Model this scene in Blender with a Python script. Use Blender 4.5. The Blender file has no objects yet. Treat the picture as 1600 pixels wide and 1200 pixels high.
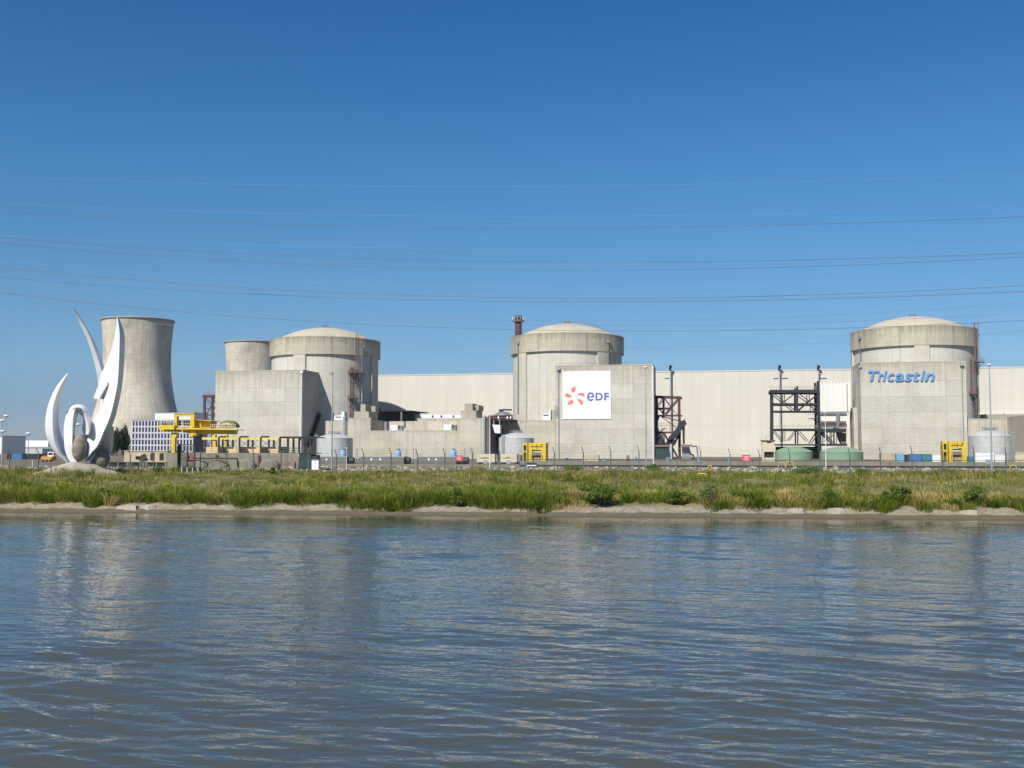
import bpy, math, random
import numpy as np
from mathutils import Vector, Matrix
random.seed(7)
RNG = np.random.default_rng(11)
scn = bpy.context.scene
C = scn.collection
R = math.radians

# ---------------------------------------------------------------- camera, sky, sun, exposure
F = 1650.0; EYE = 5.2; PITCH = math.atan(97.0 / F); YAW = R(10.69)
cam = bpy.data.cameras.new("camera"); camo = bpy.data.objects.new("camera", cam); C.objects.link(camo)
camo.location = (0, 0, EYE); camo.rotation_euler = (R(90) + PITCH, 0, YAW)
cam.sensor_width = 36; cam.lens = F / 1600 * 36; cam.clip_start = 0.5; cam.clip_end = 30000
scn.camera = camo
MW = Matrix.Rotation(YAW, 3, 'Z') @ Matrix.Rotation(R(90) + PITCH, 3, 'X')

SUN_EL = R(45); SUN_AZ = R(20)     # azimuth measured from -Y towards -X
S = Vector((-math.sin(SUN_AZ) * math.cos(SUN_EL), -math.cos(SUN_AZ) * math.cos(SUN_EL), math.sin(SUN_EL)))
sl = bpy.data.lights.new("sun", 'SUN'); sl.energy = 4.9; sl.angle = R(0.53); sl.color = (1, 0.955, 0.88)
so = bpy.data.objects.new("sun", sl); C.objects.link(so)
so.rotation_euler = S.to_track_quat('Z', 'Y').to_euler()
so.location = (0, 0, 100)
world = bpy.data.worlds.new("World"); scn.world = world; world.use_nodes = True
wn = world.node_tree.nodes; wl = world.node_tree.links
bg = wn["Background"]; bg.inputs[1].default_value = 0.08
sky = wn.new("ShaderNodeTexSky"); sky.sky_type = 'NISHITA'; sky.sun_disc = False
sky.sun_elevation = SUN_EL; sky.sun_rotation = R(180) + SUN_AZ
sky.altitude = 200; sky.air_density = 1.0; sky.dust_density = 0.0; sky.ozone_density = 10.0
# deep clear-day blue: grade the sky by height above the horizon
wtc = wn.new("ShaderNodeTexCoord"); wsp = wn.new("ShaderNodeSeparateXYZ"); wl.new(wtc.outputs['Generated'], wsp.inputs[0])
wr = wn.new("ShaderNodeValToRGB"); wl.new(wsp.outputs[2], wr.inputs[0]); el = wr.color_ramp.elements
for i, (pz, col) in enumerate(((0.0, (.50, .55, .66)), (.033, (.56, .61, .72)), (.079, (.76, .82, .84)), (.152, (.72, .90, .90)), (.242, (.58, .96, 1)), (.385, (.35, .82, 1)), (.8, (.40, .80, 1)))):
    e = el[i] if i < 2 else el.new(pz)
    e.position = pz; e.color = col + (1,)
wm = wn.new("ShaderNodeMix"); wm.data_type = 'RGBA'; wm.blend_type = 'MULTIPLY'; wm.inputs[0].default_value = 1
wl.new(sky.outputs[0], wm.inputs[6]); wl.new(wr.outputs[0], wm.inputs[7]); wl.new(wm.outputs[2], bg.inputs[0])
scn.view_settings.view_transform = 'Standard'; scn.view_settings.look = 'None'
scn.view_settings.exposure = 0.32; scn.view_settings.gamma = 1
scn.cycles.max_bounces = 6; scn.cycles.transparent_max_bounces = 8

# ---------------------------------------------------------------- helpers
def at(px, py, Y):
    """world point at depth Y seen at photo pixel (px,py)"""
    d = MW @ Vector(((px - 800) / F, (600 - py) / F, -1.0))
    t = Y / d.y
    return Vector((d.x * t, Y, EYE + d.z * t))
def X_(px, Y, py=680): return at(px, py, Y).x
def Z_(px, py, Y): return at(px, py, Y).z
def mpp(px, Y):                       # metres per photo pixel
    return at(px + 1, 690, Y).x - at(px, 690, Y).x

class MB:
    def __init__(s): s.v = []; s.f = []; s.sm = []
    def add(s, vs, fs, smooth=False):
        b = len(s.v); s.v += [tuple(v) for v in vs]
        s.f += [tuple(i + b for i in f) for f in fs]; s.sm += [smooth] * len(fs); return s
    def box(s, x0, x1, y0, y1, z0, z1):
        vs = [(x0,y0,z0),(x1,y0,z0),(x1,y1,z0),(x0,y1,z0),(x0,y0,z1),(x1,y0,z1),(x1,y1,z1),(x0,y1,z1)]
        return s.add(vs, [(0,3,2,1),(4,5,6,7),(0,1,5,4),(1,2,6,5),(2,3,7,6),(3,0,4,7)])
    def pbox(s, p0, p1, pt, pb, Y, dep, zb=None):   # front face given in photo pixels at depth Y
        m = (p0 + p1) / 2; my = (pt + (pb if pb is not None else 715)) / 2
        z0 = zb if zb is not None else Z_(m, pb, Y)
        return s.box(X_(p0, Y, my), X_(p1, Y, my), Y, Y + dep, z0, Z_(m, pt, Y))
    def bar(s, a, b, w, h=None):
        h = h or w; a = Vector(a); b = Vector(b); d = (b - a)
        if d.length < 1e-6: return s
        d.normalize(); u = d.cross(Vector((0, 1, 0)))
        if u.length < 0.05: u = d.cross(Vector((1, 0, 0)))
        u.normalize(); v = d.cross(u); u *= w / 2; v *= h / 2
        vs = [a-u-v, a+u-v, a+u+v, a-u+v, b-u-v, b+u-v, b+u+v, b-u+v]
        return s.add(vs, [(0,3,2,1),(4,5,6,7),(0,1,5,4),(1,2,6,5),(2,3,7,6),(3,0,4,7)])
    def pbar(s, p, q, Y, w, h=None, Y2=None):
        return s.bar(at(p[0], p[1], Y), at(q[0], q[1], Y2 or Y), w, h)
    def tube(s, a, b, r, r2=None, n=12, cap=True):
        r2 = r if r2 is None else r2; a = Vector(a); b = Vector(b); d = (b - a).normalized()
        u = d.cross(Vector((0, 1, 0)))
        if u.length < 0.05: u = d.cross(Vector((1, 0, 0)))
        u.normalize(); v = d.cross(u); vs = []
        for k in range(n):
            t = 2 * math.pi * k / n; e = u * math.cos(t) + v * math.sin(t)
            vs += [a + e * r, b + e * r2]
        s.add(vs, [(2*k, 2*((k+1) % n), 2*((k+1) % n)+1, 2*k+1) for k in range(n)], True)
        if cap: s.add(vs[0::2], [tuple(range(n))[::-1]]); s.add(vs[1::2], [tuple(range(n))])
        return s
    def path(s, pts, r, n=6):
        for a, b in zip(pts[:-1], pts[1:]): s.tube(a, b, r, n=n)
        return s
    def lathe(s, cx, cy, prof, n=96, a0=0.0, a1=2*math.pi, smooth=True):
        full = abs(a1 - a0 - 2*math.pi) < 1e-6; m = n if full else n + 1; vs = []
        for r, z in prof:
            for k in range(m):
                t = a0 + (a1 - a0) * k / n
                vs.append((cx + r*math.cos(t), cy + r*math.sin(t), z))
        fs = []
        for i in range(len(prof) - 1):
            for k in range(n):
                k2 = (k + 1) % m
                fs.append((i*m + k, i*m + k2, (i+1)*m + k2, (i+1)*m + k))
        return s.add(vs, fs, smooth)
    def arcbox(s, cx, cy, r0, r1, z0, z1, a0, a1, n=6):   # solid curved block
        vs = []
        for k in range(n + 1):
            t = a0 + (a1 - a0) * k / n; c, d = math.cos(t), math.sin(t)
            vs += [(cx+r0*c, cy+r0*d, z0), (cx+r1*c, cy+r1*d, z0), (cx+r1*c, cy+r1*d, z1), (cx+r0*c, cy+r0*d, z1)]
        fs = []
        for k in range(n):
            for j in range(4):
                fs.append((4*k+j, 4*k+(j+1) % 4, 4*k+4+(j+1) % 4, 4*k+4+j))
        fs += [(3,2,1,0), (4*n, 4*n+1, 4*n+2, 4*n+3)]
        return s.add(vs, fs)
    def prism(s, poly, y0, y1):          # poly in (x,z), extruded along Y
        n = len(poly)
        vs = [(x, y0, z) for x, z in poly] + [(x, y1, z) for x, z in poly]
        return s.add(vs, [tuple(range(n))[::-1], tuple(range(n, 2*n))] + [(i, (i+1) % n, n+(i+1) % n, n+i) for i in range(n)])
    def pprism(s, poly, Y, dep):
        return s.prism([(at(x, y, Y).x, at(x, y, Y).z) for x, y in poly], Y, Y + dep)
    def build(s, name, m, parent=None, origin=None):
        if parent is not None: o0 = Vector(parent['_o'])
        else: o0 = Vector(origin) if origin is not None else Vector((0, 0, 0))
        me = bpy.data.meshes.new(name)
        me.from_pydata([(v[0]-o0.x, v[1]-o0.y, v[2]-o0.z) for v in s.v], [], s.f)
        me.polygons.foreach_set('use_smooth', s.sm); me.materials.append(m)
        import bmesh
        b = bmesh.new(); b.from_mesh(me); bmesh.ops.recalc_face_normals(b, faces=b.faces); b.to_mesh(me); b.free()
        me.update()
        ob = bpy.data.objects.new(name, me); C.objects.link(ob)
        if parent is not None: ob.parent = parent
        else: ob.location = o0
        ob['_o'] = tuple(o0)
        return ob

def thing(name, label, cat, loc, group=None):
    o = bpy.data.objects.new(name, None); C.objects.link(o); o.location = loc; o.empty_display_size = 0.5
    o['_o'] = tuple(loc); o['label'] = label; o['category'] = cat
    if group: o['group'] = group
    return o
def tag(o, label, cat, group=None):
    o['label'] = label; o['category'] = cat
    if group: o['group'] = group
    return o
def struct(o): o['kind'] = 'structure'; return o
def copy_tree(o, loc, label=None, parent=None):
    c = o.copy(); C.objects.link(c)
    if parent is not None: c.parent = parent
    else: c.location = loc
    if label: c['label'] = label
    for ch in o.children: copy_tree(ch, None, None, c)
    return c

# ---------------------------------------------------------------- materials
def newmat(name):
    m = bpy.data.materials.new(name); m.use_nodes = True
    nt = m.node_tree; return m, nt.nodes, nt.links, nt.nodes['Principled BSDF']
def mixc(n, l, fac, a, b, mode='MIX'):
    x = n.new('ShaderNodeMix'); x.data_type = 'RGBA'; x.blend_type = mode
    for i, v in ((0, fac), (6, a), (7, b)):
        if isinstance(v, (int, float)): x.inputs[i].default_value = v
        elif isinstance(v, tuple): x.inputs[i].default_value = v + (1,) if len(v) == 3 else v
        else: l.new(v, x.inputs[i])
    return x.outputs[2]
def ramp(n, l, fac, p0, p1, c0=(0,0,0), c1=(1,1,1)):
    r = n.new('ShaderNodeValToRGB'); r.color_ramp.elements[0].position = p0; r.color_ramp.elements[1].position = p1
    r.color_ramp.elements[0].color = c0 + (1,); r.color_ramp.elements[1].color = c1 + (1,)
    l.new(fac, r.inputs[0]); return r.outputs[0]
def mth(n, l, op, a, b=None):
    x = n.new('ShaderNodeMath'); x.operation = op
    for i, v in ((0, a), (1, b)):
        if v is None: continue
        if isinstance(v, (int, float)): x.inputs[i].default_value = v
        else: l.new(v, x.inputs[i])
    return x.outputs[0]
def noise(n, l, vec, scale, detail=4, rough=0.55):
    x = n.new('ShaderNodeTexNoise'); x.inputs['Scale'].default_value = scale
    x.inputs['Detail'].default_value = detail; x.inputs['Roughness'].default_value = rough
    l.new(vec, x.inputs['Vector']); return x.outputs['Fac']
def mapped(n, l, vec, sc):
    x = n.new('ShaderNodeMapping'); x.inputs['Scale'].default_value = sc; l.new(vec, x.inputs['Vector']); return x.outputs[0]
def wallvec(n, l, cyl=None):
    tc = n.new('ShaderNodeTexCoord'); sp = n.new('ShaderNodeSeparateXYZ'); l.new(tc.outputs['Object'], sp.inputs[0])
    if cyl: u = mth(n, l, 'MULTIPLY', mth(n, l, 'ARCTAN2', sp.outputs[1], sp.outputs[0]), float(cyl))
    else: u = mth(n, l, 'ADD', sp.outputs[0], sp.outputs[1])
    cb = n.new('ShaderNodeCombineXYZ'); l.new(u, cb.inputs[0]); l.new(sp.outputs[2], cb.inputs[1])
    return cb.outputs[0], tc.outputs['Object'], sp.outputs[2]

ALB = 0.85                                # painted and concrete surfaces, clean-surface reflectance factor
def sc_(c): return tuple(v*ALB for v in c)
def plain(name, col, rough=0.6, metal=0.0, var=0.12, scale=1.2, bump=0.0, dirt=None):
    col = sc_(col); dirt = sc_(dirt) if dirt else None
    m, n, l, p = newmat(name)
    tc = n.new('ShaderNodeTexCoord')
    f = noise(n, l, tc.outputs['Object'], scale, 5, 0.6)
    dk = tuple(c * (1 - var * 1.6) for c in col); lt = tuple(min(1, c * (1 + var)) for c in col)
    c = mixc(n, l, ramp(n, l, f, 0.3, 0.7), dk, lt)
    if dirt:
        s = noise(n, l, mapped(n, l, tc.outputs['Object'], (1.6, 1.6, 0.15)), 1.0, 5, 0.6)
        c = mixc(n, l, mth(n, l, 'MULTIPLY', ramp(n, l, s, 0.5, 0.8), 0.5), c, dirt)
    l.new(c, p.inputs['Base Color']); p.inputs['Roughness'].default_value = rough; p.inputs['Metallic'].default_value = metal
    if bump:
        b = n.new('ShaderNodeBump'); b.inputs['Strength'].default_value = 0.6; b.inputs['Distance'].default_value = bump
        l.new(noise(n, l, tc.outputs['Object'], scale * 6, 5), b.inputs['Height']); l.new(b.outputs[0], p.inputs['Normal'])
    return m

def concrete(name, base, pw=6.0, ph=2.4, cyl=None, panel=0.05, line=0.1, stain=0.35, streak=0.35, dark=(0.27, 0.235, 0.165), linew=0.02, offs=0.0, stain_scale=0.09, fine=0.14, top=None):
    base = sc_(base); dark = sc_(dark)
    m, n, l, p = newmat(name)
    v, obj, z = wallvec(n, l, cyl)
    br = n.new('ShaderNodeTexBrick'); l.new(v, br.inputs['Vector']); br.offset = offs; br.squash = 1.0
    br.inputs['Scale'].default_value = 1.0; br.inputs['Brick Width'].default_value = pw; br.inputs['Row Height'].default_value = ph
    br.inputs['Mortar Size'].default_value = linew; br.inputs['Mortar Smooth'].default_value = 0.4; br.inputs['Bias'].default_value = 0.0
    br.inputs['Color1'].default_value = tuple(c*(1-panel) for c in base) + (1,)
    br.inputs['Color2'].default_value = tuple(min(1, c*(1+panel)) for c in base) + (1,)
    br.inputs['Mortar'].default_value = tuple(c*(1-line) for c in base) + (1,)
    c = br.outputs['Color']
    fi = noise(n, l, mapped(n, l, v, (0.5, 3.0, 1)), 1.0, 6, 0.65)     # board marks, horizontal
    c = mixc(n, l, fine, c, ramp(n, l, fi, 0.3, 0.72, (0.25,0.25,0.25), (1,1,1)), 'MULTIPLY')
    st = noise(n, l, v, stain_scale, 6, 0.6)
    c = mixc(n, l, mth(n, l, 'MULTIPLY', ramp(n, l, st, 0.45, 0.75), stain), c, dark)
    sk = noise(n, l, mapped(n, l, v, (0.9, 0.035, 1)), 1.0, 6, 0.62)   # run-off streaks, vertical
    c = mixc(n, l, mth(n, l, 'MULTIPLY', ramp(n, l, sk, 0.5, 0.75), streak), c, tuple(d*0.9 for d in dark))
    s2 = noise(n, l, mapped(n, l, v, (1.6, 0.06, 1)), 1.0, 5, 0.6)
    c = mixc(n, l, mth(n, l, 'MULTIPLY', ramp(n, l, s2, 0.58, 0.8), streak*0.6), c, tuple(min(1, b*1.25) for b in base))
    if top:                                                            # weathered grime along the coping
        zt, span, amt = top
        e = mth(n, l, 'ADD', mth(n, l, 'DIVIDE', mth(n, l, 'SUBTRACT', z, zt - span), span), mth(n, l, 'MULTIPLY', mth(n, l, 'SUBTRACT', sk, 0.5), 2.2))
        c = mixc(n, l, mth(n, l, 'MULTIPLY', ramp(n, l, e, 0.2, 1.1), amt), c, tuple(d*0.95 for d in dark))
    l.new(c, p.inputs['Base Color']); p.inputs['Roughness'].default_value = 0.9; p.inputs['Specular IOR Level'].default_value = 0.25
    b = n.new('ShaderNodeBump'); b.inputs['Strength'].default_value = 0.5; b.inputs['Distance'].default_value = 0.05
    l.new(fi, b.inputs['Height']); l.new(b.outputs[0], p.inputs['Normal'])
    return m

CB = (0.67, 0.635, 0.54)
M = {}
M['block'] = concrete('board_marked_concrete', CB, 9.0, 4.6, panel=0.08, line=0.32, stain=0.4, streak=0.22, linew=0.06, fine=0.3, top=(29.5, 9, 0.4))
M['low'] = concrete('low_building_concrete', (0.64, 0.585, 0.475), 7.0, 2.6, panel=0.06, line=0.2, stain=0.42, streak=0.5, fine=0.28, top=(14, 4, 0.4))
M['drum'] = concrete('containment_concrete', (0.66, 0.63, 0.545), 7.4, 2.1, cyl=19, panel=0.035, line=0.16, stain=0.25, streak=0.42, linew=0.035, fine=0.22)
M['rib'] = concrete('buttress_concrete', (0.62, 0.585, 0.48), 30, 2.1, cyl=19, panel=0.03, line=0.13, stain=0.3, streak=0.3)
M['ring'] = concrete('ring_beam_concrete', (0.58, 0.535, 0.42), 7.4, 1.4, cyl=19, panel=0.05, line=0.12, stain=0.45, streak=0.6, dark=(0.24, 0.21, 0.14), fine=0.25, top=(41.5, 4, 0.6))
M['dome'] = concrete('dome_concrete', (0.56, 0.50, 0.38), 5, 0.7, cyl=14, panel=0.04, line=0.05, stain=0.3, streak=0.2)
M['tower'] = concrete('cooling_tower_concrete', (0.73, 0.655, 0.52), 5.3, 4.2, cyl=40, panel=0.04, line=0.38, stain=0.8, streak=0.65, dark=(0.24, 0.22, 0.17), linew=0.10, stain_scale=0.03, fine=0.18)
M['dirty'] = concrete('quay_concrete', (0.29, 0.265, 0.2), 4, 1.1, panel=0.08, line=0.2, stain=0.5, streak=0.7, dark=(0.12, 0.11, 0.075), stain_scale=0.25)
M['ped'] = plain('pedestal_concrete', (0.46, 0.40, 0.31), 0.9, var=0.14, scale=0.7, bump=0.05, dirt=(0.25, 0.22, 0.16))
M['egg'] = plain('egg_stone', (0.30, 0.27, 0.20), 0.9, var=0.35, scale=2.2, bump=0.08)

def cladding(name, base, period=0.6, depth=0.04):
    base = sc_(base)
    m, n, l, p = newmat(name)
    v, obj, z = wallvec(n, l)
    br = n.new('ShaderNodeTexBrick'); l.new(v, br.inputs['Vector']); br.offset = 0.0
    br.inputs['Scale'].default_value = 1.0; br.inputs['Brick Width'].default_value = 3.0; br.inputs['Row Height'].default_value = 8.5
    br.inputs['Mortar Size'].default_value = 0.05; br.inputs['Mortar Smooth'].default_value = 0.5
    br.inputs['Color1'].default_value = tuple(c*0.985 for c in base) + (1,); br.inputs['Color2'].default_value = tuple(min(1, c*1.012) for c in base) + (1,)
    br.inputs['Mortar'].default_value = tuple(c*0.84 for c in base) + (1,)
    w = n.new('ShaderNodeTexWave'); w.wave_type = 'BANDS'; w.bands_direction = 'X'
    w.inputs['Scale'].default_value = 1.0 / period / 3.14; l.new(v, w.inputs['Vector'])
    sk = noise(n, l, mapped(n, l, v, (0.5, 0.02, 1)), 1.0, 5, 0.6)
    c = mixc(n, l, mth(n, l, 'MULTIPLY', ramp(n, l, sk, 0.45, 0.8), 0.34), br.outputs['Color'], tuple(c*0.72 for c in base))
    l.new(c, p.inputs['Base Color']); p.inputs['Roughness'].default_value = 0.75; p.inputs['Specular IOR Level'].default_value = 0.2
    b = n.new('ShaderNodeBump'); b.inputs['Strength'].default_value = 0.35; b.inputs['Distance'].default_value = depth
    l.new(w.outputs['Color'], b.inputs['Height']); l.new(b.outputs[0], p.inputs['Normal'])
    return m
M['hall'] = cladding('cream_ribbed_cladding', (0.70, 0.665, 0.575))
M['whiteclad'] = cladding('white_ribbed_cladding', (0.80, 0.785, 0.72))
M['white'] = plain('white_paint', (0.80, 0.80, 0.79), 0.45, var=0.03, scale=0.4, dirt=(0.6, 0.58, 0.54))
M['sign'] = plain('white_vinyl', (0.87, 0.87, 0.88), 0.5, var=0.01)
M['sculpt'] = plain('white_sculpture_paint', (0.84, 0.84, 0.84), 0.4, var=0.02, scale=0.5, dirt=(0.66, 0.66, 0.65))
M['orange'] = plain('orange_vinyl', (0.83, 0.24, 0.13), 0.5, var=0.02)
M['blueink'] = plain('blue_vinyl', (0.09, 0.15, 0.45), 0.5, var=0.02)
M['letter'] = plain('blue_letter_metal', (0.13, 0.33, 0.66), 0.35, var=0.05, scale=0.8)
M['black'] = plain('black_steel', (0.025, 0.027, 0.035), 0.6, var=0.3, scale=2)
M['dgreen'] = plain('dark_green_steel', (0.02, 0.045, 0.04), 0.6, var=0.3)
M['rust'] = plain('red_oxide_steel', (0.11, 0.045, 0.04), 0.7, var=0.35, scale=2)
M['rust2'] = plain('faded_red_steel', (0.26, 0.165, 0.145), 0.75, var=0.25, scale=2)
M['yellow'] = plain('crane_yellow_paint', (0.78, 0.54, 0.03), 0.45, var=0.08, scale=1, dirt=(0.45, 0.3, 0.05))
M['cream'] = plain('cream_paint', (0.66, 0.58, 0.40), 0.6, var=0.06, dirt=(0.4, 0.34, 0.25))
M['tan'] = plain('tan_render', (0.55, 0.44, 0.28), 0.8, var=0.08, dirt=(0.35, 0.28, 0.2))
M['grey'] = plain('grey_steel', (0.27, 0.28, 0.28), 0.5, 0.3, var=0.15)
M['lgrey'] = plain('galvanised_steel', (0.44, 0.47, 0.48), 0.45, 0.4, var=0.08)
M['tank'] = plain('weathered_tank_steel', (0.60, 0.60, 0.57), 0.5, 0.15, var=0.08, scale=0.5, dirt=(0.36, 0.34, 0.3))
M['pglass'] = plain('dark_window_glass', (0.03, 0.035, 0.06), 0.12, var=0.4, scale=0.15)
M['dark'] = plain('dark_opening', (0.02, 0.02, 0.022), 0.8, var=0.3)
M['brown'] = plain('brown_metal', (0.17, 0.12, 0.095), 0.7, var=0.2)
M['gtank'] = plain('green_tank_paint', (0.25, 0.37, 0.24), 0.5, var=0.05, scale=0.4, dirt=(0.2, 0.3, 0.17))
M['blue'] = plain('light_blue_paint', (0.20, 0.42, 0.62), 0.5, var=0.08, dirt=(0.2, 0.3, 0.4))
M['dblue'] = plain('blue_container_paint', (0.06, 0.2, 0.42), 0.5, var=0.1)
M['teal'] = plain('teal_paint', (0.05, 0.23, 0.28), 0.5, var=0.1)
M['red'] = plain('red_sign_paint', (0.75, 0.09, 0.12), 0.5, var=0.05)
M['post'] = plain('green_grey_fence_post', (0.10, 0.13, 0.12), 0.6, var=0.2)
M['bpole'] = plain('pale_blue_grey_pole', (0.36, 0.43, 0.46), 0.5, 0.2, var=0.08)
M['wire'] = plain('aluminium_conductor', (0.12, 0.15, 0.20), 0.5, 0.3, var=0.1)
M['wirel'] = plain('bright_ground_wire', (0.38, 0.42, 0.46), 0.5, 0.2, var=0.05)
M['olive'] = plain('olive_canvas', (0.22, 0.23, 0.08), 0.8, var=0.15)

def corrugated(name, base):
    m, n, l, p = newmat(name); v, obj, z = wallvec(n, l)
    w = n.new('ShaderNodeTexWave'); w.wave_type = 'BANDS'; w.bands_direction = 'X'; w.inputs['Scale'].default_value = 1.2; l.new(v, w.inputs['Vector'])
    c = mixc(n, l, ramp(n, l, w.outputs['Color'], 0.1, 0.9), tuple(b*0.75 for b in base), base)
    l.new(c, p.inputs['Base Color']); p.inputs['Roughness'].default_value = 0.7; return m
M['louvre'] = corrugated('grey_louvres', (0.19, 0.18, 0.15))

def leafmat(name):
    m, n, l, p = newmat(name)
    a = n.new('ShaderNodeAttribute'); a.attribute_name = 'Col'
    l.new(a.outputs['Color'], p.inputs['Base Color']); p.inputs['Roughness'].default_value = 0.65; p.inputs['Specular IOR Level'].default_value = 0.3
    tr = n.new('ShaderNodeBsdfTranslucent'); l.new(a.outputs['Color'], tr.inputs['Color'])
    mx = n.new('ShaderNodeMixShader'); mx.inputs[0].default_value = 0.3
    l.new(p.outputs[0], mx.inputs[1]); l.new(tr.outputs[0], mx.inputs[2]); l.new(mx.outputs[0], n['Material Output'].inputs[0])
    return m
M['leaf'] = leafmat('foliage')
M['bark'] = plain('bark', (0.12, 0.09, 0.06), 0.9, var=0.3, scale=3)
# ---------------------------------------------------------------- water and ground
def yw(x): return 78.4 + 0.07 * (x + 14.8)          # waterline
GZ = 1.3                                            # level of the works yard
def sines(seed, n, l0, l1):
    r = np.random.default_rng(seed); lam = np.exp(r.uniform(math.log(l0), math.log(l1), n))
    th = r.uniform(0, 2*math.pi, n); k = 2*math.pi/lam
    return k*np.cos(th), k*np.sin(th), r.uniform(0, 2*math.pi, n)
def nz(x, y, P):                                     # smooth pseudo-noise about -1..1
    o = np.zeros_like(x)
    for kx, ky, ph in zip(*P): o += np.sin(kx*x + ky*y + ph)
    return o / math.sqrt(len(P[0]) / 2)
PA = sines(1, 14, 6, 40); PB = sines(2, 14, 1.2, 5); PC = sines(3, 16, 0.5, 1.6); PD = sines(5, 10, 20, 120)
DP = np.array([-60, -12, -3, -0.6, 0, 0.3, 0.7, 1.15, 1.65, 2.3, 4.6, 10, 18, 26, 33, 45, 50, 56, 66, 78, 90, 4000])
ZP = np.array([-4, -2.5, -0.9, -0.2, 0.0, 0.14, 0.26, 0.40, 0.55, 0.72, 1.05, 1.45, 1.95, 2.15, 2.15, 2.0, 1.9, 1.75, 1.55, 1.4, GZ, GZ])
def ground_z(x, y):
    x = np.asarray(x, float); y = np.asarray(y, float)
    d = y - yw(x)
    nb = nz(x, y, PB); na = nz(x, y, PA)
    shore = np.clip(1 - np.abs(d - 1.0) / 2.0, 0, 1)
    dd = d + shore * (0.17 * nb + 0.12 * na)
    z = np.interp(dd, DP, ZP)
    mid = np.clip(d / 5, 0, 1) * np.clip((82 - d) / 20, 0, 1)
    z += mid * (0.07 * nb + 0.09 * na)
    z += np.clip(1 - np.abs(d - 1.8) / 1.8, 0, 1) * 0.05 * nz(x, y, PC)
    z = np.where(d > 88, GZ - 0.02, z)
    return z
def gridmesh(name, X, Y, Z, m, smooth=True):
    nr, nc = X.shape
    me = bpy.data.meshes.new(name); me.vertices.add(nr*nc)
    me.vertices.foreach_set('co', np.stack([X, Y, Z], -1).reshape(-1).astype(np.float32))
    i = np.arange(nr*nc).reshape(nr, nc)
    q = np.stack([i[:-1, :-1], i[:-1, 1:], i[1:, 1:], i[1:, :-1]], -1).reshape(-1, 4)
    me.loops.add(q.size); me.loops.foreach_set('vertex_index', q.reshape(-1).astype(np.int32))
    me.polygons.add(len(q)); me.polygons.foreach_set('loop_start', (np.arange(len(q))*4).astype(np.int32))
    me.polygons.foreach_set('loop_total', np.full(len(q), 4, np.int32))
    me.update(); me.validate(); me.polygons.foreach_set('use_smooth', np.full(len(me.polygons), smooth)); me.materials.append(m)
    o = bpy.data.objects.new(name, me); C.objects.link(o); return o

m, n, l, p = newmat('bank_earth')
geo = n.new('ShaderNodeNewGeometry'); sp = n.new('ShaderNodeSeparateXYZ'); l.new(geo.outputs['Position'], sp.inputs[0])
P0 = geo.outputs['Position']
n1 = noise(n, l, P0, 0.35, 6); n2 = noise(n, l, P0, 2.5, 6, 0.65)
silt = mixc(n, l, ramp(n, l, n2, 0.3, 0.7), (0.165, 0.14, 0.10), (0.32, 0.275, 0.21))
wet = mixc(n, l, n2, (0.085, 0.07, 0.042), (0.14, 0.115, 0.075))
hgt = mth(n, l, 'ADD', sp.outputs[2], mth(n, l, 'MULTIPLY', mth(n, l, 'SUBTRACT', n1, 0.5), 0.25))
c = mixc(n, l, ramp(n, l, hgt, 0.20, 0.26), wet, silt)
turf = mixc(n, l, ramp(n, l, n1, 0.35, 0.65), (0.075, 0.085, 0.025), (0.20, 0.17, 0.085))
c = mixc(n, l, ramp(n, l, hgt, 0.52, 0.78), c, turf)
yr = mth(n, l, 'ADD', sp.outputs[1], mth(n, l, 'MULTIPLY', n1, 8.0))
stone = mixc(n, l, ramp(n, l, n2, 0.35, 0.65), (0.10, 0.085, 0.06), (0.22, 0.19, 0.14))
mr = n.new('ShaderNodeMapRange'); mr.inputs[1].default_value = 128; mr.inputs[2].default_value = 136; l.new(yr, mr.inputs[0])
c = mixc(n, l, mr.outputs[0], c, stone)
l.new(c, p.inputs['Base Color']); p.inputs['Roughness'].default_value = 0.95; p.inputs['Specular IOR Level'].default_value = 0.2
b = n.new('ShaderNodeBump'); b.inputs['Strength'].default_value = 0.8; b.inputs['Distance'].default_value = 0.12
l.new(n2, b.inputs['Height']); l.new(b.outputs[0], p.inputs['Normal'])
M['earth'] = m

xs = np.concatenate([[-9000, -2500, -900, -420, -260], np.arange(-190, 175, 0.4), [240, 420, 900, 2500, 9000]])
ds = np.concatenate([[-60, -30, -12, -6, -3], np.arange(-1.4, 6.2, 0.15), np.arange(6.5, 34, 0.75), np.arange(35, 92, 1.5)])
XX, DD = np.meshgrid(xs, ds); YY = DD + 78.4 + 0.07*np.clip(XX + 14.8, -800, 800)
ZZ = np.where(np.abs(XX) > 200, np.interp(DD, DP, ZP), ground_z(XX, YY))
far = [170, 260, 500, 1200, 3000, 12000]
for fy in far:
    XX = np.vstack([XX, xs[None]]); YY = np.vstack([YY, np.full((1, len(xs)), 78.4+fy) + 0.07*np.clip(xs[None]+14.8, -800, 800)])
    ZZ = np.vstack([ZZ, np.full((1, len(xs)), GZ)])
struct(gridmesh('ground', XX, YY, ZZ, M['earth']))

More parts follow.
